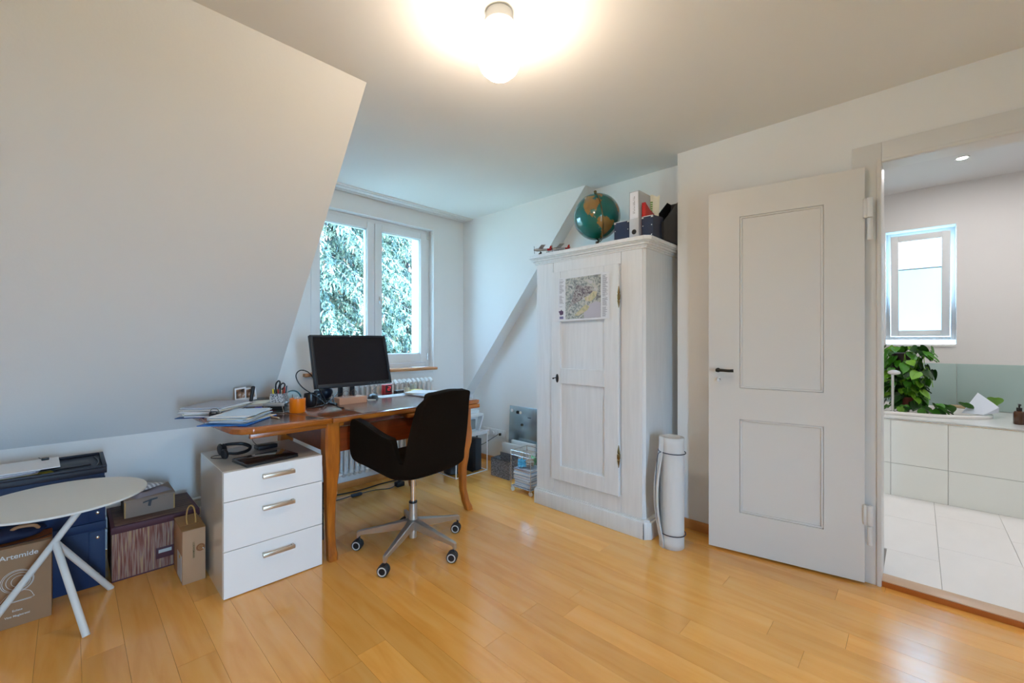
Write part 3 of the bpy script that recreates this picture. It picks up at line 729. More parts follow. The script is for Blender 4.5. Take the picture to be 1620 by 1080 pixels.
MB().prism(L2([(.60, 3.02), (1.06, 3.02), (1.06, 3.05), (.60, 3.05)]), TZ-.055, TZ-.032, 'z', bev=.003).obj('leaf_runner', WOODD, dk_)
MB().prism(L2(rpoly([(1.455, 2.290), (2.060, 2.290), (2.060, 3.10), (1.455, 3.10)], .02)), TZ-.062, TZ-.034, 'z', bev=.004).obj('stored_leaf', WOODD, dk_)
APR = ramp_mat('desk_apron_wood', [(.3, rgb(104, 42, 12)), (.7, rgb(134, 58, 18))], scale=4, stretch=(1.2, 10, 10), rough=.3, dist=.6, coat=.2)
for lo, hi in (((1.04, 2.335, .585), (1.93, 2.357, TZ-.064)), ((1.04, 3.03, .585), (1.93, 3.052, TZ-.064)), ((.985, 2.37, .585), (1.007, 3.03, TZ-.056)), ((1.955, 2.37, .585), (1.977, 3.03, TZ-.064))):
    MB().box(D_(*lo), D_(*hi), .002, 1).obj('apron', APR, dk_)
def desk_leg(x, y, sx, sy):
    b = MB(); rings = []
    prof = [(TZ-.033, .080, 0), (.60, .082, 0), (.56, .080, .006), (.50, .072, .008), (.40, .060, .0), (.28, .050, -.008), (.16, .044, -.006), (.07, .044, .006), (.02, .050, .020), (0, .048, .024)]
    def ip(z):
        for (z1, w1, o1), (z0, w0, o0) in zip(prof, prof[1:]):
            if z0 <= z <= z1:
                t = (z-z0)/(z1-z0); t = t*t*(3-2*t); return w0+(w1-w0)*t, o0+(o1-o0)*t
    N = 30
    for k_ in range(N+1):
        z = (TZ-.033)*(1-k_/N); w, o_ = ip(max(0, min(z, TZ-.033))); c = (x+sx*o_, y+sy*o_); h_ = w/2; ch = w*.14
        pl_ = [(-h_+ch, -h_), (h_-ch, -h_), (h_, -h_+ch), (h_, h_-ch), (h_-ch, h_), (-h_+ch, h_), (-h_, h_-ch), (-h_, -h_+ch)]
        rings.append([b.bm.verts.new((c[0]+p[0]-1.47, c[1]+p[1]-2.70, z)) for p in pl_])
    for A, B in zip(rings, rings[1:]):
        for i in range(8): b.bm.faces.new((A[i], B[i], B[(i+1) % 8], A[(i+1) % 8]))
    b.bm.faces.new(rings[0]); b.bm.faces.new(rings[-1][::-1]); bmesh.ops.recalc_face_normals(b.bm, faces=b.bm.faces)
    b.obj('leg', WOODL, dk_)
desk_leg(1.000, 2.352, 0, -1); desk_leg(1.955, 2.352, 1, -1); desk_leg(1.000, 3.04, -1, .2); desk_leg(1.955, 3.04, 1, .2)

# ================================================================== OFFICE CHAIR
ch = thing('office_chair', 'dark brown upholstered swivel chair with wraparound arms on a five-star base', 'chair', (1.385, 2.127, 0), math.radians(8))
FAB = mat('chair_fabric', (.0095, .0055, .003, 1), .95, spec=.08, bump=.4, bscale=700, noise=.5, nscale=500)
def pathpt(s):
    # s 0..1 along left arm front -> back -> right arm front, local coords
    P = [(-.290, .172), (-.285, .06), (-.272, -.05), (-.255, -.145), (-.205, -.205), (-.12, -.228), (0, -.236), (.12, -.228), (.205, -.205), (.255, -.145), (.272, -.05), (.285, .06), (.290, .172)]
    k_ = s*(len(P)-1); i = min(int(k_), len(P)-2); f = k_-i
    g = lambda j: Vector(P[max(0, min(len(P)-1, j))]+(0,))
    p0, p1, p2, p3 = g(i-1), g(i), g(i+1), g(i+2)
    return .5*((2*p1)+(p2-p0)*f+(2*p0-5*p1+4*p2-p3)*f*f+(3*p1-p0-3*p2+p3)*f**3)
def sm(a, b_, x): t = max(0, min(1, (x-a)/(b_-a))); return t*t*(3-2*t)
def heights(s):
    q = min(s, 1-s)   # symmetric: 0 = arm front, .5 = back centre
    zb = .533-.053*sm(0, .26, q)-.005*sm(.25, .5, q)
    if q < .285:
        zt = .778-.080*sm(.01, .23, q)-.128*sm(.228, .285, q)
    elif q < .303: zt = .57
    elif q < .328: zt = .57+.275*(q-.303)/.025
    elif q < .40: t = 1-(q-.328)/.072; zt = .845+.080*math.sqrt(max(0, 1-t*t))
    else: zt = .925+.008*sm(.40, .5, q)
    if q < .035:   # rounded arm front
        t = 1-q/.035; r = .035*(1-math.sqrt(max(0, 1-t*t))); zt -= r*1.0; zb += r*1.1
    return zb, zt
def shellf(u, v):
    s = u; p = pathpt(s); zb, zt = heights(s)
    q = min(s, 1-s); back = sm(.28, .36, q)
    if v < .25:     # underside curling in
        t = 1-v/.25; cen = Vector((0, 0, 0)); a = t*PI/2
        inw = .10*(1-math.cos(a)); p = p+(cen-p)*(inw/max(.05, (cen-p).length)); z = zb+.03-.045*math.sin(a)-.0*t
    else:
        t = (v-.25)/.75; z = zb+.03+(zt-zb-.03)*t
    lean = .085*back*max(0, z-.55)/.38; narrow = 1-.10*back*max(0, z-.6)/.33
    cx = 0
    bul = .012*math.sin(PI*min(1, max(0, (z-.45)/.4)))
    d = Vector((p.x-cx, p.y, 0)).normalized()
    return Vector((cx+(p.x-cx)*narrow+d.x*bul*.5, p.y-lean+d.y*bul, z))
b = MB().grid(shellf, 240, 20)
so = b.obj('upholstered_shell', FAB, ch, smooth=80)
md = so.modifiers.new('solid', 'SOLIDIFY'); md.thickness = .042; md.offset = -1
bv = so.modifiers.new('bevel', 'BEVEL'); bv.width = .016; bv.segments = 3; bv.limit_method = 'ANGLE'; bv.angle_limit = math.radians(50)
b = MB().prism(rpoly([(-.21, -.18), (.21, -.18), (.215, .16), (-.215, .16)], .07), .485, .558, 'z', bev=.025); b.obj('seat', FAB, ch)
MB().cyl((0, 0, .452), (0, 0, .47), .10).obj('seat_plate', BLACK, ch)
MB().cyl((0, 0, .27), (0, 0, .468), .0145, n=24).obj('gas_lift', CHROME, ch)
b = MB(); b.cyl((0, 0, .10), (0, 0, .262), .026, .023, n=28); b.obj('hub_sleeve', ALU, ch); MB().cyl((0, 0, .262), (0, 0, .272), .024, n=28, bev=.002).obj('collar', BLACK, ch)
MB().cyl((0, 0, .062), (0, 0, .102), .022, n=24).obj('hub_end', ALU, ch)
GREYR = mat('caster_ring_grey', (.55, .53, .50, 1), .5)
for k_ in range(5):
    a = math.radians(-5.9-8+72*k_); Ma = Euler((0, 0, a)).to_matrix().to_4x4()
    b = MB(); rg = []
    for x, w, z0, z1 in ((.0, .034, .115, .170), (.03, .034, .112, .168), (.06, .030, .112, .162), (.18, .024, .098, .135), (.295, .018, .088, .112), (.312, .016, .070, .108), (.318, .014, .070, .104)):
        rg.append([b.bm.verts.new(Ma @ Vector(p)) for p in ((x, -w*.5, z0), (x, w*.5, z0), (x, w*.62, z1-.004), (x, w*.45, z1), (x, -w*.45, z1), (x, -w*.62, z1-.004))])
    for A, B in zip(rg, rg[1:]):
        for i in range(6): b.bm.faces.new((A[i], A[(i+1) % 6], B[(i+1) % 6], B[i]))
    b.bm.faces.new(rg[0]); b.bm.faces.new(rg[-1]); bmesh.ops.recalc_face_normals(b.bm, faces=b.bm.faces)
    ar = b.obj('base_arm', ALU, ch)
    cx, cy = .306*math.cos(a), .306*math.sin(a)
    # casters all trail toward the room, axle roughly along the line of sight's cross direction
    ca = math.radians(30); ax = Vector((math.cos(ca), math.sin(ca), 0)); fw = Vector((-math.sin(ca), math.cos(ca), 0))
    c0 = Vector((cx, cy, .029))+fw*.010
    b = MB()
    b.cyl((cx, cy, .05), (cx, cy, .078), .006)
    Mc = Matrix.Translation(c0) @ Matrix((( ax.x, fw.x, 0, 0), (ax.y, fw.y, 0, 0), (0, 0, 1, 0), (0, 0, 0, 1)))
    b.cyl(Mc @ Vector((-.009, 0, 0)), Mc @ Vector((.009, 0, 0)), .030, n=28, bev=.003)
    hd = b.obj('caster_hood', BLACK, ar)
    for s_ in (-1, 1):
        b = MB(); b.cyl(Mc @ Vector((s_*.010, 0, 0)), Mc @ Vector((s_*.022, 0, 0)), .029, n=28, bev=.003); b.obj('wheel', BLACK, ar)
        b = MB(); R_ = [Mc @ Vector((s_*.0215, .0205*math.cos(t), .0205*math.sin(t))) for t in [2*PI*i/24 for i in range(24)]]; b.tube(R_, .0035, 6, closed=True, smooth=False); b.obj('wheel_ring', GREYR, ar)

# ================================================================== DRAWER UNIT
du = thing('drawer_unit', 'glossy white three-drawer pedestal under the left end of the desk', 'drawer unit', (.491, 2.318, 0), math.radians(-.6))
GLO = mat('gloss_white', (.72, .69, .64, 1), .08, coat=.6)
b = MB().box((0, .019, 0), (.449, .52, .592), .0015, 1); b.obj('body', GLO, du)
GLF = mat('gloss_white_front', (.88, .85, .82, 1), .12, coat=.4)
HN = mat('handle_metal', (.60, .52, .42, 1), .32, metal=.85)
for z0, z1, zh in ((.004, .220, .160), (.223, .451, .388), (.454, .591, .542)):
    d_ = MB().box((.001, 0, z0), (.448, .017, z1), .0015, 1).obj('drawer', GLF, du)
    b = MB(); b.box((.158, -.028, zh-.009), (.304, -.021, zh+.009), .0012)
    for x in (.160, .292): b.box((x, -.022, zh-.009), (x+.010, .0, zh+.009), .001)
    b.obj('handle', HN, d_)

# unseen window added in the back wall so daylight fills the room
w3 = struct(thing('fill_window', 'x', 'x', (0, YB-.10, 0))); del w3['label'], w3['category']
frame(MB(), -.19, .19, .1, 1.75, .02, 0, .06).obj('sash', WINW, w3)
portal('fill_window_portal', (0, YB-.16, .93), (PI/2, 0, 0), .38, 1.65)

# ================================================================== MONITOR AND DESK ITEMS
mn = thing('monitor', 'black flat-screen computer monitor tilted back on the desk', 'monitor', (1.308, 2.80, TZ+.0008), math.radians(2.5))
MBK = mat('monitor_bezel', (.013, .017, .024, 1), .42); SCR = mat('screen_off', (.009, .007, .009, 1), .38, spec=.22)
tilt = math.radians(-15); Mm = TR(0, -.055, .285, 0, tilt)
def bx(b, lo, hi, bev=0, M=Mm): return b.box(lo, hi, bev, 2, M)
hw, hh = .2675, .1725
b = MB()
bx(b, (-hw, -.02, -hh), (-hw+.018, .012, hh), .003); bx(b, (hw-.018, -.02, -hh), (hw, .012, hh), .003)
bx(b, (-hw, -.02, -hh), (hw, .012, -hh+.024), .003); bx(b, (-hw, -.02, hh-.014), (hw, .012, hh), .003); bx(b, (-hw+.002, -.008, -hh+.002), (hw-.002, .014, hh-.002), .003)
b.obj('bezel', MBK, mn)
b = MB(); bx(b, (-.20, .012, -.13), (.20, .045, .13), .015); b.obj('rear_shell', BLACK, mn)
b = MB(); bx(b, (-hw+.018, -.011, -hh+.024), (hw-.018, -.0075, hh-.014)); b.obj('screen', SCR, mn)
b = MB(); b.cyl(Mm @ Vector((0, -.0205, hh-.007)), Mm @ Vector((0, -.0198, hh-.007)), .0045); b.obj('emblem', mat('emblem_silver', (.6, .6, .6, 1), .4), mn, 'small round silver emblem')
b = MB()
for k_ in range(5): bx(b, (.10+k_*.026, -.0206, -hh+.010), (.106+k_*.026, -.0199, -hh+.013))
b.obj('button', mat('button_grey', (.2, .22, .25, 1), .4), mn)
b = MB(); b.box((-.055, .01, .03), (-.030, .035, .26), .004); b.box((.03, .01, .03), (.055, .035, .26), .004); b.box((-.06, .0, .22), (.06, .04, .30), .01); b.obj('stand_column', BLACK, mn)
b = MB().box((-.12, -.05, 0), (.12, .12, .012), .005); b.box((-.07, 0, .012), (.07, .05, .035), .006); b.obj('stand_base', BLACK, mn)

def stack(name, label, cat, loc, rz, sheets, group=None, parent_mat=PAPER):
    """pile of thin sheets: list of (w, d, th, dx, dy, rot, material, part name)"""
    t = thing(name, label, cat, loc, rz, group); z = 0
    for w, d, th, dx, dy, r_, m, pn in sheets:
        def f(u, v, top=True): pass
        b = MB(); Mz = TR(dx, dy, z+.0003, math.radians(r_))
        b.box((-w/2, -d/2, 0), (w/2, d/2, th), min(.0008, th*.3), 1, Mz)
        b.obj(pn, m, t); z += th+.0004
    return t, z
ZT = TZ+.0002
BLU = mat('folder_blue', rgb(24, 106, 190), .45); BLU2 = mat('folder_blue_dark', rgb(20, 70, 128), .45); PG = mat('paper_grey', (.40, .42, .48, 1), .8); PB = mat('paper_bluish', (.55, .68, .82, 1), .7)
rr = random.Random(11)
sh_ = [(.25, .32, .004, -.035, .02, 8, BLU2, 'folder')]
for k_ in range(13):
    sh_.append((.215+rr.uniform(-.01, .012), .30, rr.choice([.0025, .004, .006]), rr.uniform(-.014, .014), rr.uniform(-.014, .014), rr.uniform(-9, 9), [PAPER, PAPER, PG, CREAM, PAPER][k_ % 5], 'paper_sheet'))
stack('paper_pile', 'tall untidy pile of papers over the left end of the desk', 'papers', (.590, 2.905, ZT), math.radians(-38), sh_)
sh_ = [(.232, .315, .004, 0, 0, 0, BLU, 'folder')]
for k_ in range(9):
    sh_.append((.19+rr.uniform(-.012, .008), .27, rr.choice([.0025, .003, .005]), rr.uniform(-.012, .012)+.0, .02+rr.uniform(-.012, .012), rr.uniform(-7, 7), [CREAM, PAPER, PG, PAPER, PB][k_ % 5], 'paper_sheet'))
sh_.append((.18, .25, .0015, .01, .03, 10, PB, 'paper_sheet'))
stack('folder_with_papers', 'bright blue folder with loose papers on top at the front left of the desk', 'folder', (.618, 2.575, ZT), math.radians(-42), sh_)
t = thing('binder_clip', 'large black binder clip between the two paper piles on the desk', 'clip', (.545, 2.735, ZT), math.radians(-35))
MB().prism([(-.012, 0), (.012, 0), (.004, .036), (-.004, .036)], -.030, .030, 'x', bev=.001).obj('clip_body', BLACK, t)
b = MB(); b.tube([(-.02, -.010, .036), (-.014, -.016, .052), (.014, -.016, .052), (.02, -.010, .036)], .0015, 6); b.obj('clip_arm', DARK, t)

# open paper tray with photographs behind the pile
t = thing('letter_tray', 'low grey letter tray full of loose papers behind the left pile', 'tray', (.800, 2.985, ZT), math.radians(-14))
GRT = mat('tray_grey', (.13, .125, .12, 1), .5)
b = MB(); b.box((-.11, -.09, 0), (.11, .09, .003)); b.box((-.11, -.09, .003), (-.107, .09, .045)); b.box((.107, -.09, .003), (.11, .09, .045)); b.box((-.107, .087, .003), (.107, .09, .055)); b.box((-.107, -.09, .003), (.107, -.087, .02)); b.obj('tray_body', GRT, t)
for k_ in range(5): MB().box((-.095, -.08, 0), (.095, .08, .006), .0006, 1, TR(rr.uniform(-.008, .008), 0, .004+k_*.0068, math.radians(rr.uniform(-3, 3)))).obj('paper_sheet', [PAPER, CREAM, PG][k_ % 3], t)
PHO = ramp_mat('photo_print', [(.35, rgb(34, 26, 22)), (.5, rgb(150, 110, 84)), (.6, rgb(224, 214, 204))], scale=24, rough=.4)
for (x, y, rz, lean, lab, sz) in ((.735, 3.04, -38, 16, 'printed photograph leaning at the left of the letter tray', (.066, .085)), (.795, 3.05, -30, 10, 'pale printed photograph leaning behind the dark pen', (.066, .080))):
    t = thing('photograph', lab, 'photograph', (x, y, ZT+.045), math.radians(rz))
    Ml = TR(0, 0, 0, 0, math.radians(-lean), math.radians(-9))
    MB().box((-sz[0]/2, 0, 0), (sz[0]/2, .0012, sz[1]), M=Ml).obj('print_border', PAPER, t); MB().box((-sz[0]/2+.008, -.0006, .018), (sz[0]/2-.008, 0, sz[1]-.010), M=Ml).obj('print_image', PHO, t)
t = thing('marker_pen', 'thick black marker standing upright beside the photographs', 'marker', (.760, 2.955, ZT+.006), 0)
b = MB(); b.tube([(0, 0, 0), (.012, .002, .06), (.022, .004, .128)], lambda q: .0085+.003*q, 14); b.obj('pen_body', BLACK, t)
MB().sphere((.0222, .004, .128), .0118, 12, sc=(1, 1, .6)).obj('pen_cap', BLACK, t)
t = thing('desk_tool', 'small blue and red plastic desk tool lying in front of the tray', 'stationery', (.800, 2.80, ZT), math.radians(-20))
MB().box((-.052, -.014, 0), (-.012, .014, .028), .005).obj('blue_body', mat('plastic_blue', rgb(22, 44, 170), .35), t, 'blue plastic body')
MB().box((-.012, -.010, .002), (.060, .010, .022), .004).obj('red_handle', mat('plastic_darkred', rgb(120, 16, 14), .4), t, 'dark red handle')
# books on papers behind
t, z = stack('paper_stack', 'low stack of papers and envelopes behind the wire pen holder', 'papers', (.985, 2.985, ZT), math.radians(-28), [(.21, .15, .006, 0, 0, -4, PG, 'paper_sheet'), (.20, .15, .004, .005, 0, 8, PAPER, 'paper_sheet'), (.19, .14, .010, -.02, .0, -12, PAPER, 'envelope'), (.14, .10, .010, .02, 0, 4, mat('box_red', rgb(150, 40, 34), .5), 'red_box'), (.13, .10, .008, .01, 0, 4, PAPER, 'envelope')])
t = thing('book', 'white book with a pale blue cover panel on top of the paper stack', 'book', (.972, 2.985, ZT+z+.0005), math.radians(-36))
MB().box((-.075, -.052, .0), (.075, .052, .003), .0008).box((-.075, -.052, .021), (.075, .052, .024), .0008).box((-.075, -.052, .0), (-.071, .052, .024), .001).obj('cover', mat('cover_white', (.74, .72, .66, 1), .4), t)
MB().box((-.071, -.050, .003), (.073, .050, .021)).obj('pages', CREAM, t); MB().box((-.055, -.035, .024), (.06, .03, .0246)).obj('cover_panel', mat('cover_blue', (.42, .66, .78, 1), .4), t)
t = thing('desk_stand', 'silver metal desk stand with an open hinged front under the pen cup', 'desk stand', (.840, 2.725, ZT), math.radians(-40))
SLV = mat('silver_metal', (.55, .56, .56, 1), .25, metal=.9)
b = MB(); b.box((-.062, -.045, 0), (.062, .050, .005), .0015); b.obj('base', SLV, t)
b = MB(); b.prism([(-.035, .052), (.05, .052), (.05, .056), (-.035, .056)], -.060, .060, 'x', bev=.001); b.box((-.06, .046, .005), (.06, .050, .054), .001); b.obj('shelf', SLV, t)
b = MB(); b.box((-.058, -.036, .038), (.058, -.032, .058), .001); b.obj('front_plate', ALU, t)
for s_ in (-1, 1): MB().tube([(s_*.058, -.040, .005), (s_*.050, -.036, .030), (s_*.046, -.034, .045)], .0018, 6).obj('wire_leg', CHROME, t)
b = MB().cyl((-.045, 0, .025), (.045, 0, .025), .012, n=18, bev=.002); b.obj('hinge_roll', DARK, t)
pc = thing('pen_cup', 'square metallic mesh pen cup holding scissors and pens', 'pen cup', (.862, 2.742, ZT+.0565), math.radians(-40))
MSH = ramp_mat('mesh_metal', [(.25, (.03, .03, .03, 1)), (.40, (.30, .31, .33, 1)), (.6, (.50, .50, .52, 1))], scale=110, kind='voronoi', rough=.35)
b = MB(); w_ = .036
b.box((-w_, -w_, 0), (w_, w_, .002)); b.box((-w_, -w_, .002), (w_, -w_+.002, .052)); b.box((-w_, w_-.002, .002), (w_, w_, .052)); b.box((-w_, -w_+.002, .002), (-w_+.002, w_-.002, .052)); b.box((w_-.002, -w_+.002, .002), (w_, w_-.002, .052)); b.obj('cup_body', MSH, pc)
for n_, (x, y, dx, dy, h_, r_, c, m2) in enumerate(((-.026, -.01, -.006, 0, .075, .0045, rgb(228, 200, 20), BLACK), (-.020, .01, .0, 0, .072, .004, rgb(240, 214, 60), None), (.004, -.018, -.004, 0, .074, .005, rgb(150, 24, 18), None), (.012, .01, .004, 0, .080, .0045, rgb(196, 120, 80), None), (.020, .0, .008, 0, .078, .005, rgb(120, 124, 130), None), (.028, -.01, .006, 0, .086, .005, rgb(160, 40, 30), None), (.027, .012, .010, 0, .092, .004, rgb(40, 80, 100), None), (-.028, .02, -.010, 0, .07, .004, rgb(20, 20, 22), None))):
    pn = tag(MB().cyl((0, 0, 0), (dx, dy, h_), r_, r_*.9, 12, bev=.001).obj('pen', mat('pen_colour_%s' % 'abcdefgh'[n_], c, .4)), ['yellow pen with black rim at the left of the mesh cup', 'pale yellow pen in the mesh cup beside the black handle', 'dark red pen in the middle of the mesh cup', 'tan pencil in the mesh cup', 'grey pen in the mesh cup', 'red pen at the right side of the mesh cup', 'dark teal pen, tallest at the right side of the mesh cup', 'black pen at the back left of the mesh cup'][n_], 'pen')
    pn.matrix_world = Matrix.Translation((.862, 2.742, ZT+.059)) @ Euler((0, 0, math.radians(-40))).to_matrix().to_4x4() @ Matrix.Translation((x, y, 0))
sc_ = thing('scissors', 'black-handled scissors standing in the mesh pen cup', 'scissors', (.862, 2.742, ZT+.059), math.radians(-40))
b = MB(); b.tube([(-.014, 0, .03), (-.020, 0, .075), (-.018, 0, .105), (-.004, 0, .122), (.004, 0, .110), (-.004, 0, .080), (-.008, 0, .05)], .0045, 10); b.obj('handle', BLACK, sc_)
b = MB(); b.tube([(.0, .004, .03), (.004, .004, .070), (.006, .004, .096), (.020, .004, .108), (.030, .004, .098), (.024, .004, .082), (.012, .004, .07)], .0042, 10); b.obj('handle', BLACK, sc_)
b = MB().prism([(-.010, .002), (-.002, .002), (.002, .05), (-.014, .05)], -.001, .001, 'y'); b.obj('blade', CHROME, sc_)
t = thing('orange_pot', 'plain orange cylindrical pot standing on the desk', 'pot', (.925, 2.630, ZT))
OR = mat('orange_glaze', rgb(232, 120, 12), .3, coat=.3)
MB().lathe([(0, 0), (.041, 0), (.043, .003), (.043, .082), (.040, .083), (.0385, .080), (.0385, .006), (0, .005)], 36).obj('pot_body', OR, t)
b = MB()
for k_ in range(14):
    a = k_*2.4; b.sphere((.026*math.cos(a)*(k_ % 3)/2, .026*math.sin(a)*(k_ % 3)/2, .078+.003*(k_ % 2)), .008, 8)
b.obj('contents', mat('clips_silver', (.45, .46, .48, 1), .3, metal=.8), t).__setitem__('kind', 'stuff')
t = thing('pencil', 'pale wooden pencil lying on the desk in front of the silver stand', 'pencil', (.765, 2.555, ZT), math.radians(-81))
MB().cyl((-.085, 0, .004), (.072, 0, .004), .004, n=6).obj('pencil_shaft', mat('pencil_wood', rgb(206, 166, 128), .5), t)
MB().cyl((.072, 0, .004), (.088, 0, .004), .004, .0006, n=6).obj('pencil_tip', CREAM, t)
t = thing('desk_clock', 'small round teal and chrome desk clock behind the orange pot', 'clock', (.978, 2.86, ZT), math.radians(-30))
b = MB(); b.cyl((0, -.014, .058), (0, .014, .058), .050, n=32, bev=.004); b.obj('clock_case', mat('teal_case', rgb(40, 92, 104), .3), t)
MB().cyl((0, -.0165, .058), (0, -.014, .058), .043, n=32).obj('dial', mat('dial_pale', (.55, .74, .80, 1), .25), t); MB().box((-.012, -.018, .056), (.002, -.0166, .059)).box((-.001, -.018, .058), (.002, -.0166, .082)).obj('clock_hand', BLACK, t)
MB().box((-.02, -.016, 0), (.02, .016, .008), .002).obj('clock_foot', BLACK, t)
t = thing('black_mug', 'matt black mug right behind the orange pot', 'mug', (1.062, 2.795, ZT))
MB().lathe([(0, 0), (.026, 0), (.036, .012), (.040, .05), (.038, .086), (.035, .086), (.036, .05), (.032, .014), (0, .010)], 32).obj('mug_body', mat('black_glaze', (.012, .010, .012, 1), .3), t)
MB().tube([(.037, 0, .07), (.058, 0, .066), (.060, 0, .035), (.036, 0, .025)], .004, 8).obj('mug_handle', mat('black_glaze', (0, 0, 0, 1)), t)
# black cable arcing over the desk
tag(MB().tube([(.985, 2.72, ZT+.004), (1.06, 2.73, ZT+.003), (1.14, 2.76, ZT+.010), (1.22, 2.82, ZT+.045), (1.30, 2.92, ZT+.075)], .0035, 8).obj('cable', BLACK), 'black cable running along the desk behind the orange pot', 'cable')
tag(MB().tube([(1.13, 2.72, ZT+.004), (1.10, 2.74, ZT+.05), (1.00, 2.76, ZT+.13), (.965, 2.77, ZT+.20), (1.00, 2.79, ZT+.235), (1.06, 2.80, ZT+.21), (1.11, 2.80, ZT+.12), (1.145, 2.79, ZT+.05), (1.155, 2.765, ZT+.004)], .0035, 8).obj('cable', BLACK), 'black cable standing up in a big loop left of the monitor', 'cable')
tag(MB().tube([(1.20, 2.80, ZT+.065), (1.185, 2.75, ZT+.06), (1.165, 2.68, ZT+.02), (1.165, 2.62, ZT+.004), (1.18, 2.58, ZT+.004)], .0035, 8).obj('cable', BLACK), 'black cable with a plug end dropping onto the front of the desk', 'cable')
t = thing('ball_speaker', 'round dark blue ball-shaped speaker under the left of the monitor', 'speaker', (1.235, 2.985, ZT))
MB().sphere((0, 0, .062), .048, 24).obj('ball', mat('ball_navy', (.008, .012, .025, 1), .45), t); MB().lathe([(0, 0), (.035, 0), (.030, .016), (0, .018)], 24).obj('foot', BLACK, t)
t = thing('speaker', 'dark grey cylinder speaker under the left corner of the monitor', 'speaker', (1.150, 2.905, ZT))
MB().lathe([(0, 0), (.022, 0), (.025, .004), (.025, .078), (.02, .088), (0, .09)], 24).obj('speaker_body', mat('slate', (.03, .04, .055, 1), .5), t)
t = thing('box', 'small flat pale cardboard box lying in front of the monitor', 'box', (1.310, 2.775, ZT), math.radians(3))
PKB = mat('pale_pink_board', rgb(206, 152, 120), .8)
b = MB(); b.box((-.098, -.05, 0), (.098, .05, .002)); b.box((-.098, -.05, .002), (.098, -.048, .042)); b.box((-.098, .048, .002), (.098, .05, .042)); b.box((-.098, -.048, .002), (-.096, .048, .042)); b.box((.096, -.048, .002), (.098, .048, .042)); b.obj('tray', PKB, t)
MB().box((-.092, -.045, .0405), (.092, .045, .0425), .0006).obj('lid', mat('pale_pink_top', rgb(190, 140, 110), .8), t)
t = thing('reading_glasses', 'thin wire reading glasses lying on the small cardboard box', 'glasses', (1.300, 2.765, ZT+.0435), math.radians(15))
GW = mat('glasses_wire', (.20, .10, .06, 1), .35, metal=.7)
for s_, pn in ((-1, 'rim'), (1, 'rim')):
    MB().tube([(s_*.032+.024*math.cos(a), -.01+.004*math.sin(a), .023+.020*math.sin(a)) for a in [2*PI*i/16 for i in range(16)]], .0011, 6, closed=True).obj('rim', GW, t)
    MB().tube([(s_*.056, -.008, .028), (s_*.060, .05, .018), (s_*.050, .085, .001)], .0011, 6).obj('temple', GW, t)
MB().tube([(-.009, -.01, .028), (0, -.012, .031), (.009, -.01, .028)], .0011, 6).obj('bridge', GW, t)
tg = tag(MB().tube([(1.24, 2.79, ZT+.046), (1.26, 2.77, ZT+.052), (1.28, 2.79, ZT+.048), (1.32, 2.76, ZT+.052), (1.30, 2.80, ZT+.047), (1.27, 2.80, ZT+.050), (1.25, 2.76, ZT+.048)], .0016, 6).obj('wire', mat('copper_wire', (.35, .14, .07, 1), .4, metal=.6)), 'tangled thin copper-coloured wire on the small cardboard box', 'wire')
t = thing('computer_mouse', 'black computer mouse to the right of the cardboard box', 'mouse', (1.515, 2.845, ZT), math.radians(-35))
b = MB(); 
def mf(u, v):
    a = 2*PI*u; r = math.sin(PI/2*(1-v)) if v > 0 else 1
    return Vector((.036*r*math.cos(a)*(1+.12*math.sin(a)), .060*r*math.sin(a), .003+.036*math.sin(PI/2*v)*(1-.12*math.sin(a)*r)))
b.grid(mf, 32, 10); bmesh.ops.remove_doubles(b.bm, verts=b.bm.verts, dist=1e-5); b.box((-.034, -.055, 0), (.034, .055, .004), .002); b.obj('mouse_body', BLACK, t)
MB().cyl((-.004, .030, .034), (.004, .030, .034), .007, n=16).obj('wheel', mat('slate', (0, 0, 0, 1)), t)
tag(MB().tube([(1.56, 2.87, ZT+.02), (1.58, 2.90, ZT+.03), (1.55, 2.92, ZT+.05), (1.60, 2.93, ZT+.09), (1.60, 2.94, ZT+.17)], .0018, 6).obj('mouse_cable', BLACK), 'thin black mouse cable rising behind the mouse', 'cable')
tag(MB().tube([(1.43, 2.82, ZT+.003), (1.46, 2.79, ZT+.003), (1.50, 2.775, ZT+.003), (1.47, 2.80, ZT+.005), (1.44, 2.84, ZT+.004), (1.47, 2.86, ZT+.004)], .0022, 6).obj('earphones', CREAM), 'cream earphone lead tangled beside the mouse', 'earphones')
t = thing('alarm_clock', 'small red-edged alarm clock showing red digits behind the mouse', 'alarm clock', (1.735, 3.035, ZT), math.radians(5))
RDC = mat('clock_red', rgb(150, 20, 24), .4); MB().box((-.036, -.02, 0), (.036, .02, .075), .004).obj('clock_case', RDC, t); MB().box((-.026, -.0212, .014), (.032, -.0202, .070)).obj('display', mat('display_dark', (.02, .004, .006, 1), .3), t)
DG = mat('digit_red', (.5, .01, .02, 1), .4, emit=(1, .03, .05, 1), es=1.2)
b = MB()
for zz in (.030, .043, .056): b.box((-.004, -.0222, zz), (.018, -.0214, zz+.0025))
b.box((.017, -.0222, .043), (.0195, -.0214, .058)); b.box((-.006, -.0222, .030), (-.0035, -.0214, .045)); b.obj('digit', DG, t)
tag(MB().box((-.034, -.022, 0), (.034, .022, .026), .003).obj('small_box', mat('slate_box', (.035, .042, .05, 1), .5)), 'small dark grey box right of the red alarm clock', 'box').matrix_world = TR(1.815, 2.99, ZT, .1)
t = thing('flower_holder', 'little cream ceramic pot with a white paper flower', 'ornament', (1.915, 3.035, ZT))
MB().lathe([(0, 0), (.022, 0), (.025, .004), (.024, .036), (.020, .036), (.020, .01), (0, .008)], 20).obj('pot', CREAM, t)
MB().tube([(0, 0, .01), (.002, 0, .05), (-.008, 0, .078)], .0015, 6).obj('stem', DARK, t)
PET = mat('petal_white', (.80, .82, .82, 1), .6)
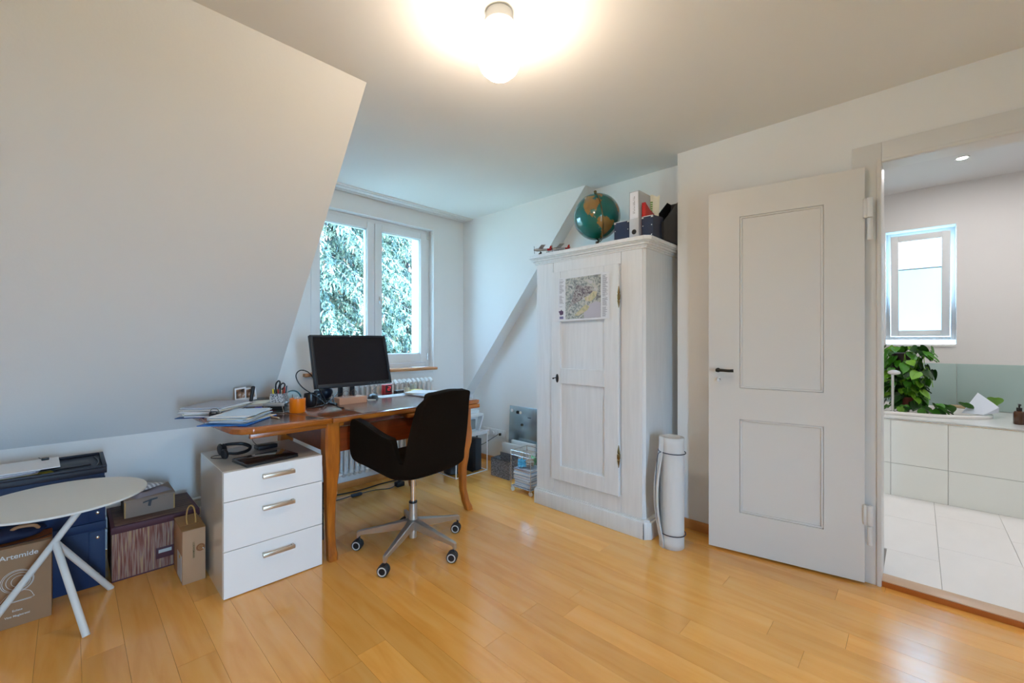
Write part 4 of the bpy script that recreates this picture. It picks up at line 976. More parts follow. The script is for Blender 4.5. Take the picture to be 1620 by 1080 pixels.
for k_ in range(6):
    a = k_*PI/3; MB().prism([(0, -.003), (.012, -.009), (.027, -.006), (.032, 0), (.027, .006), (.012, .009), (0, .003)], -.0006, .0006, 'z', M=TR(-.008, 0, .078, a, 0, -.5+.3*(k_ % 2))).obj('petal', PET, t)
t = thing('glass_jar', 'small clear glass jar standing right of the white paper flower', 'jar', (1.985, 3.05, ZT))
GLS = mat('jar_glass', (.9, .95, .93, 1), .05, trans=.85, ior=1.2)
MB().lathe([(0, 0), (.026, 0), (.028, .004), (.027, .05), (.022, .058), (.020, .058), (.025, .048), (.026, .006), (0, .004)], 24).obj('jar_body', GLS, t)
stack('note_pad', 'yellow sticky note blocks on the far right of the desk', 'note pad', (1.955, 2.975, ZT), .3, [(.11, .075, .012, 0, 0, 0, mat('note_ochre', rgb(196, 160, 84), .7), 'note_block'), (.095, .07, .007, .015, 0, 12, mat('note_yellow', rgb(236, 216, 120), .7), 'note_block')])
stack('paper_sheets', 'white sheets lying flat on the right half of the desk', 'papers', (1.73, 2.90, ZT+.0008), math.radians(2), [(.30, .13, .0012, 0, .0, -2, PAPER, 'paper_sheet'), (.28, .12, .0012, .02, 0, 4, PAPER, 'paper_sheet')])
stack('magazine_stack', 'open letters and magazines at the right end of the desk', 'papers', (1.92, 2.78, ZT+.0008), math.radians(10), [(.21, .29, .004, 0, 0, 3, PG, 'paper_sheet'), (.21, .29, .003, .0, 0, -8, PAPER, 'paper_sheet'), (.20, .26, .003, .01, 0, 16, CREAM, 'paper_sheet'), (.18, .24, .002, .0, .01, -14, PB, 'paper_sheet'), (.20, .27, .006, .02, .02, 24, PAPER, 'paper_sheet')])

# on the drawer unit
ZD = .5925
hp = thing('headphones', 'black over-ear headphones lying on the white drawer unit', 'headphones', (.590, 2.66, ZD), math.radians(-15))
b = MB(); b.cyl((-.055, -.01, .035), (-.035, .0, .038), .034, .034, 28, bev=.008); b.obj('ear_cup', BLACK, hp); hp.scale = (.82, .9, .95); MB().cyl((-.036, -.0, .038), (-.020, .008, .038), .030, .026, 28, bev=.006).obj('ear_pad', BLACK, hp)
b = MB(); b.cyl((-.03, -.075, .022), (-.01, -.062, .024), .030, .028, 28, bev=.007, ); b.obj('ear_cup', BLACK, hp)
b = MB(); b.tube([(-.045, 0, .058), (.0, .02, .058), (.07, .035, .050), (.115, .01, .034), (.10, -.03, .020), (.04, -.065, .018), (-.02, -.07, .03)], lambda q: .006+.004*math.sin(PI*q), 10); b.obj('headband', BLACK, hp)
MB().tube([(-.05, .0, .006), (-.085, .01, .003), (-.095, -.03, .003), (-.06, -.06, .003), (-.02, -.08, .003)], .002, 6).obj('lead', BLACK, hp)
tb_ = thing('laptop', 'closed black laptop lying on the front of the drawer unit', 'laptop', (.700, 2.43, ZD), math.radians(8))
MB().box((-.125, -.085, .0), (.125, .085, .010), .003).obj('laptop_base', BLACK, tb_); MB().box((-.125, -.085, .0105), (.125, .085, .018), .003).obj('laptop_lid', mat('lid_gloss', (.008, .008, .010, 1), .08, coat=.6), tb_)
tag(MB().box((-.05, -.035, 0), (.05, .035, .022), .004).obj('external_drive', mat('drive_black', (.02, .018, .022, 1), .35)), 'small flat black drive box behind the laptop on the drawer unit', 'hard drive').matrix_world = TR(.775, 2.69, ZD, .1)
tag(MB().tube([(.745, 2.72, ZD+.012), (.73, 2.78, ZD+.04), (.73, 2.82, ZD+.12), (.735, 2.83, .722)], .0016, 6).obj('thin_cable', BLACK), 'thin dark cable rising from the small black drive to the desk', 'cable')

# ================================================================== RADIATOR
rd = thing('radiator', 'white column radiator under the window behind the desk', 'radiator', (1.50, 3.285, .14))
b = MB()
for y in (-.035, .035): b.tube([(0, y, .03), (0, y, .69)], .0125, 10, smooth=False)
b.tube([(0, -.035, .03), (0, 0, .0), (0, .035, .03)], .016, 10); b.tube([(0, -.035, .69), (0, 0, .715), (0, .035, .69)], .016, 10)
s0 = b.obj('radiator_section', WHITE, rd)
for k_ in range(1, 19): inst(s0, loc=(.0455*k_, 0, 0))
MB().cyl((-.02, 0, .012), (.84, 0, .012), .011).cyl((-.02, 0, .70), (.84, 0, .70), .011).obj('manifold', WHITE, rd)
MB().cyl((-.06, 0, .012), (-.02, 0, .012), .013).cyl((-.06, 0, -.128), (-.06, 0, .012), .009).obj('supply_pipe', WHITE, rd)
b = MB(); b.cyl((-.06, 0, .03), (-.06, 0, .075), .02, .017, 20, bev=.003); b.obj('valve', WHITE, rd)

# ================================================================== UNDER AND BESIDE THE DESK
FELT = ramp_mat('felt_speckle', [(.4, rgb(56, 58, 64)), (.55, rgb(92, 94, 100)), (.7, rgb(150, 150, 154))], scale=260, rough=.95, detail=2)
t = thing('felt_organiser', 'speckled dark grey file box standing between the drawer unit and the desk leg', 'file box', (.955, 2.60, 0), math.radians(2))
b = MB(); b.box((0, 0, 0), (.11, .30, .004)); b.box((0, 0, .004), (.004, .30, .33)); b.box((.106, 0, .004), (.11, .30, .33)); b.box((.004, 0, .004), (.106, .004, .33)); b.box((.004, .296, .004), (.106, .30, .33)); b.obj('box_body', FELT, t)
MB().box((-.002, -.002, .33), (.112, .302, .345), .002).obj('rim', NAVY, t)
tag(MB().tube([(.965, 3.02, .40), (.955, 2.98, .35), (.945, 2.95, .28), (.95, 2.94, .18), (.98, 2.93, .05), (1.05, 2.95, .006), (1.3, 3.10, .006)], .0035, 8).obj('power_cable', BLACK), 'black power cable hanging down behind the drawer unit', 'cable')
tag(MB().tube([(1.05, 3.25, .006), (1.35, 3.28, .006), (1.6, 3.24, .006), (1.85, 3.26, .006), (2.10, 3.22, .006)], .005, 8).obj('floor_cable', BLACK), 'thick black cable lying along the skirting under the desk', 'cable')
tag(MB().tube([(1.05, 3.20, .005), (1.25, 3.17, .005), (1.42, 3.16, .005), (1.50, 3.155, .012)], .0035, 8).obj('floor_cable', BLACK), 'thin black cable leading to the in-line plug under the desk', 'cable')
tag(MB().tube([(1.585, 3.15, .012), (1.70, 3.16, .005), (1.80, 3.11, .005), (1.86, 3.12, .012)], .0035, 8).obj('floor_cable', BLACK), 'thin black cable between the in-line plug and the adapter under the desk', 'cable')
tag(MB().box((1.50, 3.14, .001), (1.585, 3.165, .022), .005).obj('inline_plug', mat('slate', (0, 0, 0, 1))), 'slate grey in-line plug on the floor cable under the desk', 'plug')
tag(MB().box((1.86, 3.085, .001), (1.93, 3.14, .04), .008).box((1.885, 3.10, .04), (1.91, 3.125, .055), .004).obj('power_adapter', BLACK), 'chunky black power adapter on the floor under the desk', 'adapter')

# white wire rack with printer
WR = mat('wire_white', (.76, .76, .76, 1), .35)
rk = thing('wire_rack', 'low white wire side rack with a metal top carrying the printer', 'rack', (2.322, 2.90, 0))
b = MB(); b.box((0, 0, .345), (.375, .33, .372), .003); b.obj('rack_top', mat('rack_top_white', (.78, .78, .78, 1), .3), rk)
for x in (.004, .371):
    for y in (.004, .326): MB().cyl((x, y, 0), (x, y, .345), .0048, n=10).obj('rack_post', WR, rk)
MB().tube([(.004, .004, .006), (.371, .004, .006), (.371, .326, .006), (.004, .326, .006)], .0045, 8, closed=True, smooth=False).obj('floor_frame', WR, rk)
PW = mat('printer_white', (.70, .74, .75, 1), .35)
pr_ = thing('printer', 'white inkjet printer on the white wire rack at the right of the desk', 'printer', (2.36, 2.915, .3725))
b = MB()
b.prism([(.0, .0), (.24, .0), (.29, .17), (.29, .19), (.0, .19)], .05, .29, 'y', bev=.004); b.obj('printer_body', PW, pr_)
MB().box((-.004, .0, .135), (.30, .30, .165), .006).obj('scanner_lid', PW, pr_)
MB().prism([(.255, .005), (.300, .135), (.285, .135), (.24, .005)], .0, .05, 'y', bev=.002).obj('side_panel', PW, pr_)
MB().box((.015, .040, .02), (.235, .052, .11), .002).obj('paper_slot', mat('slot_grey_light', (.20, .22, .23, 1), .5), pr_)
MB().box((.01, -.10+.1, .002), (.245, .06, .010), .002).obj('output_tray', PW, pr_)
tag(MB().box((2.34, 2.885, .3725), (2.70, 2.914, .379), .001).obj('paper_sheet', PAPER), 'white sheet of paper at the front edge of the wire rack', 'paper')
cp = thing('computer', 'slim black desktop computer standing under the wire rack', 'computer', (2.555, 2.945, 0), math.radians(0))
b = MB(); b.box((0, .0, .012), (.10, .20, .30), .003); b.obj('case', mat('case_black', (.006, .006, .007, 1), .35), cp); MB().box((.03, -.004, .012), (.10, .0, .30), .002).obj('front_bezel', mat('bezel_grey', (.03, .036, .045, 1), .4), cp)
for x in (.008, .072): MB().box((x, .02, 0), (x+.02, .18, .012), .002).obj('foot', BLACK, cp)
tag(MB().lathe([(0, 0), (.10, 0), (.115, .012), (.11, .05), (.08, .085), (0, .09)], 32, sx=1, sy=.75).obj('black_pouch', BLACK), 'dark rounded pouch on the floor inside the wire rack', 'bag').location = (2.44, 3.06, .008)
tag(MB().tube([(2.66, 3.02, .25), (2.72, 3.08, .32), (2.78, 3.14, .30), (2.80, 3.16, .20), (2.78, 3.12, .08), (2.76, 3.10, .01)], .004, 8).obj('computer_cable', BLACK), 'black cable curving down behind the desktop computer', 'cable')
tag(MB().tube([(2.66, 3.06, .22), (2.76, 3.06, .20), (2.85, 3.03, .24), (2.92, 2.99, .285)], .004, 8).obj('computer_cable', BLACK), 'black cable running from the computer to the wall socket', 'cable')
sk = thing('wall_socket', 'white triple wall socket strip in the corner', 'socket', (XG, 2.90, .255))
MB().box((-.012, 0, 0), (0, .33, .075), .003).obj('socket_plate', WHITE, sk)
for k_ in range(3):
    MB().box((-.016, .012+k_*.108, .008), (-.012, .102+k_*.108, .067), .002).obj('socket_insert', WHITE, sk)
b = MB().cyl((-.022, .165, .037), (-.016, .165, .037), .014); b.obj('switch_knob', WHITE, sk)
b = MB(); b.box((-.04, .045, .025), (-.017, .065, .05), .004); b.obj('plug', BLACK, sk)
# steel magnet board
bo = thing('magnet_board', 'brushed steel magnetic board leaning on the wall by the wardrobe', 'magnetic board', (2.905, 2.46, 0))
STL = mat('brushed_steel', (.50, .60, .64, 1), .24, metal=.9)
Mb_ = TR(0, 0, .26, 0, 0, math.radians(3)); 
MB().box((0, -.02, -.22), (.008, .372, .33), .002, 2, Mb_).obj('steel_plate', STL, bo)
for y, z, m, l_ in ((.335, .285, WHITE, 'white round magnet'), (.265, .275, BLACK, 'black round magnet'), (.225, .275, WHITE, 'white round magnet'), (.205, .165, DARK, 'dark openwork magnet')):
    MB().cyl(Mb_ @ Vector((-.009, y, z)), Mb_ @ Vector((-.001, y, z)), .015 if m != DARK else .012, n=24, bev=.002).obj('magnet', m, bo, l_)
MB().box((-.006, .10, .235), (-.001, .135, .243), .001, 2, Mb_ @ Matrix.Rotation(0, 4, 'X')).obj('magnet', BLACK, bo, 'black bar magnet')
for nm, lab, lo, hi in (('white_box', 'white flat box standing upright, left one below the magnet board', (2.785, 2.57, 0), (2.825, 2.80, .262)), ('white_box', 'taller white flat box standing upright behind the wire trolley', (2.845, 2.46, 0), (2.875, 2.74, .285))):
    tag(MB().box(lo, hi, .004).obj(nm, mat('white_card', (.74, .76, .76, 1), .5)), lab, 'box')
# dark mesh magazine basket
mk = thing('mesh_basket', 'dark metal mesh file basket on the floor beside the wire trolley', 'basket', (2.625, 2.555, 0))
MESHD = ramp_mat('mesh_dark', [(.25, rgb(30, 32, 36)), (.4, rgb(84, 86, 92)), (.62, rgb(140, 140, 146))], scale=150, kind='voronoi', rough=.45)
b = MB(); b.box((0, 0, 0), (.12, .225, .003)); b.box((0, 0, .003), (.002, .225, .155)); b.box((.118, 0, .003), (.12, .225, .185)); b.box((.002, .223, .003), (.118, .225, .155)); b.box((.002, 0, .003), (.118, .002, .155)); b.obj('basket_body', MESHD, mk)
b = MB().tube([(0, 0, .156), (0, .225, .156), (.118, .225, .156)], .002, 6, smooth=False); b.tube([(.12, .225, .186), (.12, 0, .186)], .002, 6, smooth=False); b.obj('rim_wire', DARK, mk)
# chrome wire trolley with paper
tr_ = thing('wire_trolley', 'narrow chrome wire trolley on castors filled with waste paper', 'trolley', (2.455, 2.155, 0))
tw, tdp, th_ = .19, .21, .33
CW = mat('chrome_wire', (.70, .72, .72, 1), .22, metal=.9)
for x in (0, tw):
    for y in (0, tdp): MB().cyl((x, y, .035), (x, y, th_), .003, n=8).obj('upright', CW, tr_)
for z in (.045, .295, th_): MB().tube([(0, 0, z), (tw, 0, z), (tw, tdp, z), (0, tdp, z)], .0028, 8, closed=True, smooth=False).obj('wire_hoop', CW, tr_)
MB().box((0, 0, .043), (tw, tdp, .047)).obj('trolley_floor', CW, tr_)
for x, y in ((.01, .01), (.01, tdp-.01), (tw-.01, .01), (tw-.01, tdp-.01)):
    MB().cyl((x-.006, y, .019), (x+.006, y, .019), .0185, n=20, bev=.003).cyl((x, y, .03), (x, y, .043), .004).obj('castor', mat('castor_cream', (.72, .70, .64, 1), .4), tr_)
rr = random.Random(21); z = .05
pp = []
while z < .185:
    th2 = rr.choice([.005, .008, .012])
    o = tag(MB().box((-.082+rr.uniform(0, .02), -.092+rr.uniform(0, .02), 0), (.082, .092, th2), .001, 1).obj('waste_paper', [PAPER, PG, PAPER, PB, mat('paper_pinkish', (.62, .52, .50, 1), .8)][len(pp) % 5]), 'x', 'paper', 'waste papers stacked in the wire trolley')
    o.matrix_world = TR(2.55, 2.26, z, math.radians(rr.uniform(-5, 5))); pp.append(o); z += th2+.0008
for o in pp: o['label'] = 'sheet or magazine in the pile of waste paper inside the wire trolley'
def crump(label, loc, r, m, seed):
    b = MB().sphere((0, 0, 0), r, 20); q = random.Random(seed)
    for v in b.bm.verts:
        n_ = v.co.normalized(); v.co = n_*r*(1+.38*math.sin(n_.x*6+seed)*math.cos(n_.y*7)+.2*math.sin(n_.z*11+seed*2))
    o = b.obj('crumpled_wrapper', m, smooth=20); o.location = loc; return tag(o, label, 'wrapper')
crump('crumpled light blue plastic wrapper in the wire trolley', (2.51, 2.30, .225), .032, mat('wrap_blue', (.10, .42, .62, 1), .25, coat=.3), 1)
crump('crumpled silver and brown wrapper in the wire trolley', (2.53, 2.225, .235), .030, mat('wrap_silver', (.42, .36, .30, 1), .35, metal=.3), 2)
crump('crumpled green wrapper in the wire trolley', (2.59, 2.25, .238), .030, mat('wrap_green', (.20, .48, .25, 1), .4), 3)

# ================================================================== LEFT CORNER: BOXES AND SIDE TABLE
st = thing('side_table', 'round white metal side table with crossed tube legs', 'side table', (-.022, 2.569, 0))
TW_ = mat('table_white', (.68, .68, .65, 1), .45)
MB().lathe([(0, .544), (.262, .544), (.268, .546), (.269, .550), (.267, .5535), (0, .5545)], 72).obj('table_top', TW_, st)
def q_(p): return (p[0]+.022, p[1]-2.569, p[2])
J = (-.042, 2.63, .352)
MB().cyl(q_((-.27, 2.65, 0)), q_((.077, 2.62, .544)), .0125, n=24).obj('leg', TW_, st)
MB().cyl(q_((.047, 2.448, .0)), q_(J), .0125, n=24).obj('leg', TW_, st); MB().cyl(q_((.139, 2.836, .0)), q_(J), .0125, n=24).obj('leg', TW_, st)
MB().lathe([(0, .535), (.05, .537), (.055, .544), (0, .544)], 24, c=(.095, .05, 0)).obj('mounting_plate', TW_, st)

def lidbox(name, label, loc, w, d, h_, lidh, m, ml, rz=0, over=.004):
    t = thing(name, label, 'box', loc, rz)
    b = MB(); th = .003
    b.box((-w/2, 0, 0), (w/2, d, h_-.002), .001, 1); b.obj('box_body', m, t)
    MB().box((-w/2-over, -over, h_-lidh), (w/2+over, d+over, h_), .0015, 1).obj('lid', ml, t)
    return t
# two navy boxes stacked; upper has a recessed-lid top
n1 = thing('storage_box', 'lower of the two stacked navy storage boxes against the wall', 'box', (-.24, 2.915, 0))
MB().box((-.36, 0, 0), (.36, .37, .275), .002).obj('box_body', NAVY, n1); MB().box((-.365, -.005, .275), (.365, .375, .315), .003).obj('lid', NAVY, n1)
n2 = thing('storage_box', 'upper of the two stacked navy storage boxes, with papers on its lid', 'box', (-.24, 2.915, .3155))
MB().box((-.36, 0, 0), (.36, .345, .235), .002).obj('box_body', NAVY, n2)
b = MB(); b.box((-.368, -.008, .235), (.368, .355, .262), .002); 
for lo, hi in (((-.368, -.008, .262), (-.352, .355, .274)), ((.352, -.008, .262), (.368, .355, .274)), ((-.352, -.008, .262), (.352, .006, .274)), ((-.352, .342, .262), (.352, .355, .274))): b.box(lo, hi, .002)
b.obj('lid', mat('navy_dark', (.008, .010, .022, 1), .5), n2)
for n_, zz in ((n1, (.06, .24)), (n2, (.045, .19))):
    MB().box((.305, -.0065, .004), (.362, -.0002, zz[1]+.03), .001).obj('corner_strap', NAVY, n_)
    for z in zz:
        for x in (.335,): MB().sphere((x, -.008, z), .008, 14, sc=(1, .5, 1)).obj('rivet', CHROME, n_)
ZN = .3155+.263
tag(MB().box((0, 0, 0), (.19, .13, .006), .002).obj('dark_folder', mat('charcoal_card', (.035, .037, .045, 1), .5)), 'charcoal card folder lying at the right on the navy box lid', 'folder').matrix_world = TR(-.115, 3.00, ZN, math.radians(4))
tag(MB().tube([(.085, 2.935, ZN+.003), (.10, 3.0, ZN+.003), (.103, 3.10, ZN+.003), (.09, 3.20, ZN+.003)], .003, 6).obj('cable', BLACK), 'thin black cord along the right side of the navy box lid', 'cord')
rr = random.Random(31)
sh_ = [(.34, .23, .004, 0, 0, 14, mat('envelope_yellow', rgb(214, 190, 74), .7), 'envelope'), (.32, .22, .003, -.04, 0, 14, CREAM, 'paper_sheet'), (.33, .22, .004, -.06, .0, 11, CREAM, 'paper_sheet'), (.33, .22, .003, -.05, 0, 8, PAPER, 'paper_sheet'), (.33, .23, .003, -.03, 0, 6, mat('paper_mauve', (.38, .30, .38, 1), .7), 'paper_sheet'), (.33, .23, .004, -.04, 0, 6, PAPER, 'paper_sheet'), (.33, .23, .003, -.02, .0, 3, PG, 'paper_sheet'), (.36, .25, .004, .03, .02, 2, PAPER, 'envelope')]
tt, z = stack('letter_pile', 'pile of letters and envelopes on top of the navy storage box', 'papers', (-.245, 3.035, ZN), 0, sh_)
MB().box((-.06, -.05, z), (.01, -.038, z+.0004)).obj('address_window', PG, tt)
tag(MB().box((-.012, -.006, 0), (.014, .008, .012), .002).tube([(-.01, 0, .006), (-.022, .002, .016)], .0015, 6).obj('small_clip', BLACK), 'small black clip at the back edge of the letter pile', 'clip').matrix_world = TR(-.085, 3.135, ZN+z+.0005)

# woven box
WV = ramp_mat('woven_fibre', [(.25, rgb(70, 34, 40)), (.42, rgb(128, 76, 60)), (.55, rgb(146, 118, 108)), (.68, rgb(176, 142, 96)), (.85, rgb(104, 70, 86))], scale=30, stretch=(5, 5, .25), rough=.8, detail=4, bump=.6)
WVT = ramp_mat('woven_fibre_top', [(.3, rgb(56, 34, 34)), (.5, rgb(100, 72, 60)), (.7, rgb(134, 104, 80))], scale=30, stretch=(.25, 5, 5), rough=.8, detail=4, bump=.6)
AUB = mat('aubergine_band', rgb(78, 38, 46), .6)
wb_ = thing('woven_box', 'woven fibre storage box with an aubergine lid band and a label plate', 'box', (.321, 2.895, 0))
MB().box((-.176, 0, 0), (.176, .36, .265), .002).obj('box_body', WV, wb_)
MB().box((-.180, -.004, .238), (.180, .364, .272), .002).obj('lid_band', AUB, wb_); MB().box((-.165, .010, .272), (.165, .350, .2745), .001).obj('lid_weave', WVT, wb_)
MB().box((-.178, -.0025, 0), (.178, .0, .006)).obj('bottom_band', AUB, wb_)
MB().box((-.008, -.004, .055), (.066, -.0008, .112), .001).obj('label_plate', AUB, wb_); MB().box((.003, -.0052, .084), (.057, -.0042, .101)).obj('label_card', mat('card_pale', (.50, .50, .47, 1), .6), wb_)
# small grey gift box on it
GB = mat('grey_brown_board', rgb(142, 122, 108), .75)
gb = thing('gift_box', 'grey-brown cardboard box tied with a black ribbon bow on the woven box', 'box', (.300, 2.985, .2752), math.radians(0))
MB().box((-.102, 0, 0), (.102, .235, .084), .0015).obj('box_body', GB, gb); MB().box((-.106, -.004, .085), (.106, .24, .092), .0015).obj('lid', GB, gb)
MB().box((-.104, -.0035, .003), (-.098, .0, .09)).obj('edge_fold', mat('kraft_edge', rgb(176, 138, 84), .7), gb); MB().box((.098, -.0035, .003), (.104, .0, .09)).obj('edge_fold', mat('kraft_edge', (0, 0, 0, 1)), gb)
RIB = mat('ribbon_black', (.012, .012, .016, 1), .45)
b = MB(); b.prism([(-.030, .064), (.0, .071), (.030, .075), (.030, .081), (0, .078), (-.030, .071)], -.0065, -.0045, 'y'); b.prism([(-.006, .072), (.006, .072), (.001, .042), (-.010, .046)], -.0066, -.0046, 'y'); b.obj('ribbon_bow', RIB, gb)
def cloth(label, loc, rz, w, d, h_, m, seed):
    b = MB(); 
    def f(u, v): return Vector(((u-.5)*w, (v-.5)*d, h_*(1-abs(2*v-1)**4)*(1-abs(2*u-1)**6)*(1+.25*math.sin(u*9+seed)+.15*math.cos(v*7))+.0005))
    b.grid(f, 24, 16); b.grid(lambda u, v: Vector(((u-.5)*w, (.5-v)*d, .0004)), 2, 2); return b
o = tag(cloth('', 0, 0, .17, .13, .022, None, 1).obj('folded_cloth', mat('cloth_mauve', (.26, .22, .24, 1), .9), smooth=60), 'folded mauve-grey cloth on the ribbon box', 'cloth'); o.matrix_world = TR(.300, 3.07, .3675, math.radians(20))
o = tag(cloth('', 0, 0, .15, .10, .016, None, 3).obj('striped_cloth', ramp_mat('cloth_stripe', [(.45, (.32, .30, .30, 1)), (.55, (.62, .60, .60, 1))], scale=14, kind='wave', rough=.9), smooth=60), 'small striped pale cloth lying on the mauve cloth', 'cloth'); o.matrix_world = TR(.290, 3.10, .3925, math.radians(35))
# kraft gift carton with twine handle
kc = thing('gift_carton', 'small upright kraft carton with a twine handle beside the drawer unit', 'carton', (.430, 2.612, 0))
KL = mat('kraft_light', rgb(178, 138, 104), .75, noise=.05, nscale=9)
MB().box((-.047, 0, 0), (.047, .235, .262), .0015).obj('carton_body', KL, kc)
MB().box((-.049, .08, .263), (.049, .237, .2655), .0008).box((-.049, .0, .2625), (.049, .082, .2645), .0008).obj('top_flap', mat('kraft_mid', rgb(150, 108, 62), .75), kc)
TWN = mat('twine', rgb(176, 130, 70), .8)
MB().tube([(-.012, .085, .25), (-.016, .10, .30), (-.004, .115, .345), (.016, .115, .340), (.022, .10, .29), (.020, .085, .25)], .0032, 8).obj('twine_handle', TWN, kc)
b = MB(); b.cyl((.0265, -.0005, .165), (.0265, .0, .165), .0185, n=36); b.obj('sticker', mat('sticker_brown', rgb(142, 88, 46), .6), kc, 'round brown sticker')
b = MB(); R_ = [(.0265+.009*math.cos(a), -.0012, .165+.009*math.sin(a)) for a in [2*PI*i/20 for i in range(20)]]; b.tube(R_, .0007, 5, closed=True, smooth=False); b.tube([(.021, -.0012, .165), (.032, -.0012, .165)], .0006, 5, smooth=False); b.obj('sticker_emblem', mat('sticker_gold', rgb(196, 150, 90), .6), kc)
MB().sphere((.037, -.002, .158), .004, 10, sc=(1, .4, 1)).obj('seal', CHROME, kc)
text('LOEWEMANN', .0125, mat('ink_olive', rgb(110, 90, 44), .7), kc, Matrix.Translation((-.002, -.0008, .160)) @ Euler((PI/2, 0, 0)).to_matrix().to_4x4() @ Matrix.Rotation(-PI/2, 4, 'Z'))
MB().box((-.0485, .02, .012), (-.0472, .13, .135)).obj('paper_label', mat('label_bluish', (.55, .58, .60, 1), .7), kc)
b = MB(); b.box((-.0490, .05, .115), (-.0484, .075, .132)); b.obj('label_spot', mat('label_yellow', rgb(220, 180, 40), .6), kc)

# lamp carton with printed logo
lc = thing('lamp_carton', 'brown cardboard carton printed with a white line drawing of a lamp', 'carton', (-.055, 2.745, 0))
MB().box((-.30, 0, 0), (0, .155, .335), .002).obj('carton_body', KRAFT, lc)
MB().box((-.30, .03, .3352), (-.001, .155, .3375), .0008).obj('top_flap', mat('kraft_orange', rgb(150, 78, 28), .75), lc)
INK = mat('white_ink', (.72, .69, .66, 1), .6)
Mx_ = lambda x, z: Matrix.Translation((x, -.0012, z)) @ Euler((PI/2, 0, 0)).to_matrix().to_4x4()
text('Artemide', .0285, INK, lc, Mx_(-.093, .296))
text('Eclisse', .011, INK, lc, Mx_(-.098, .068)); text('Vico Magistretti', .011, INK, lc, Mx_(-.098, .046))
b = MB(); cxx, czz = -.098, .190
for r_ in (.047, .043, .0345, .023):
    o_ = (.047-r_)*.25; b.tube([(cxx+o_+r_*math.cos(a), -.0012, czz-o_*.3+r_*math.sin(a)) for a in [2*PI*i/40 for i in range(40)]], .0010, 5, closed=True, smooth=False)
b.tube([(cxx-.02, -.0012, czz-.042), (cxx-.045, -.0012, czz-.072), (cxx-.044, -.0012, czz-.082), (cxx+.040, -.0012, czz-.082), (cxx+.044, -.0012, czz-.072), (cxx+.034, -.0012, czz-.052), (cxx+.012, -.0012, czz-.040)], .0010, 5)
b.tube([(cxx-.042, -.0012, czz-.086), (cxx+.040, -.0012, czz-.086)], .0010, 5, smooth=False)
b.obj('lamp_drawing', INK, lc)
bag = thing('navy_bag', 'dark navy fabric pouch with a tan handle on top of the brown carton', 'bag', (-.20, 2.83, .3378))
b = MB().sphere((0, 0, .028), 1, 24, sc=(.13, .055, .028)); 
for v in b.bm.verts: v.co.z += .005*math.sin(v.co.x*60)*(v.co.z > .02)
b.obj('pouch_body', mat('navy_fabric', (.008, .012, .04, 1), .7), bag)
MB().tube([(.02, -.02, .045), (.045, -.03, .062), (.09, -.03, .058), (.105, -.02, .040)], .007, 10).obj('tan_handle', mat('tan_leather', rgb(164, 120, 84), .6), bag, 'tan handle')
tag(MB().tube([(-.057, 2.80, .343), (-.10, 2.77, .342), (-.16, 2.765, .341), (-.22, 2.752, .342), (-.262, 2.742, .32)], .0022, 6).obj('thin_black_lead', BLACK), 'thin black lead lying over the top of the brown carton', 'cable')

# ================================================================== BATHROOM THINGS
ZDK = ZB+.590+.0006
pn = thing('pothos_plant', 'leafy green trailing pothos plant on the rim of the bathtub', 'plant', (4.76, .06, ZDK+.028))
LEAF = mat('leaf_green', rgb(58, 122, 22), .35, noise=.3, nscale=14, spec=.5); LEAF2 = mat('leaf_light', rgb(112, 164, 44), .35, noise=.25, nscale=14); LEAF3 = mat('leaf_dark', rgb(24, 66, 16), .35, noise=.3, nscale=14)
def leafmesh(m):
    b = MB()
    out = [(0, 0), (.018, -.010), (.034, -.002), (.040, .018), (.034, .042), (.020, .066), (.0, .092), ]
    def f(u, v):
        # u across -1..1, v along
        k_ = v*(len(out)-1); i = min(int(k_), len(out)-2); q = k_-i
        w = out[i][0]*(1-q)+out[i+1][0]*q; y = out[i][1]*(1-q)+out[i+1][1]*q
        s_ = (u-.5)*2; yb = v*.092
        return Vector((w*s_, yb*(1-abs(s_)) + y*abs(s_), .010*abs(s_)-.018*v*v))
    b.grid(f, 4, 6); me = b.mesh('leaf', m, 60); return me
LM = [leafmesh(m) for m in (LEAF, LEAF2, LEAF3)]
rr = random.Random(5)
for k_ in range(250):
    h_ = rr.random(); a = rr.uniform(0, 2*PI)
    z = .01+.50*h_; rad = rr.uniform(.05, .19)*(1.0 if h_ > .55 or h_ < .18 else .72)
    x = rad*math.cos(a)*.75; y = rad*math.sin(a)+.02
    if h_ < .12: y -= rr.uniform(0, .12)
    o = bpy.data.objects.new('leaf', LM[rr.choice([0, 0, 1, 2, 2])]); COL.objects.link(o); o.parent = pn
    o.location = (x, y, z); o.rotation_euler = (rr.uniform(-1.3, -.2), rr.uniform(-.4, .4), a-PI/2+rr.uniform(-.6, .6)); s_ = rr.uniform(.55, 1.05); o.scale = (s_, s_, s_)
for k_ in range(14):
    a = rr.uniform(0, 2*PI); r_ = rr.uniform(.04, .14); h_ = rr.uniform(.2, .5)
    MB().tube([(0, 0, .06), (r_*.4*math.cos(a), r_*.4*math.sin(a), h_*.6), (r_*math.cos(a), r_*math.sin(a), h_), (r_*1.2*math.cos(a), r_*1.2*math.sin(a), h_-.1)], .0025, 6).obj('stem', LEAF2, pn)
MB().lathe([(0, 0), (.05, 0), (.065, .10), (.058, .10), (.05, .085), (0, .085)], 24).obj('pot', mat('terracotta', rgb(96, 40, 28), .7), pn)
tag(MB().lathe([(0, .0), (.065, .0), (.075, .09), (.07, .15), (.05, .16), (.0, .15)], 24).obj('hanging_pot', mat('dark_pot', (.02, .012, .010, 1), .6)), 'dark brown pot high inside the pothos leaves', 'pot').location = (4.80, .095, ZDK+.33)
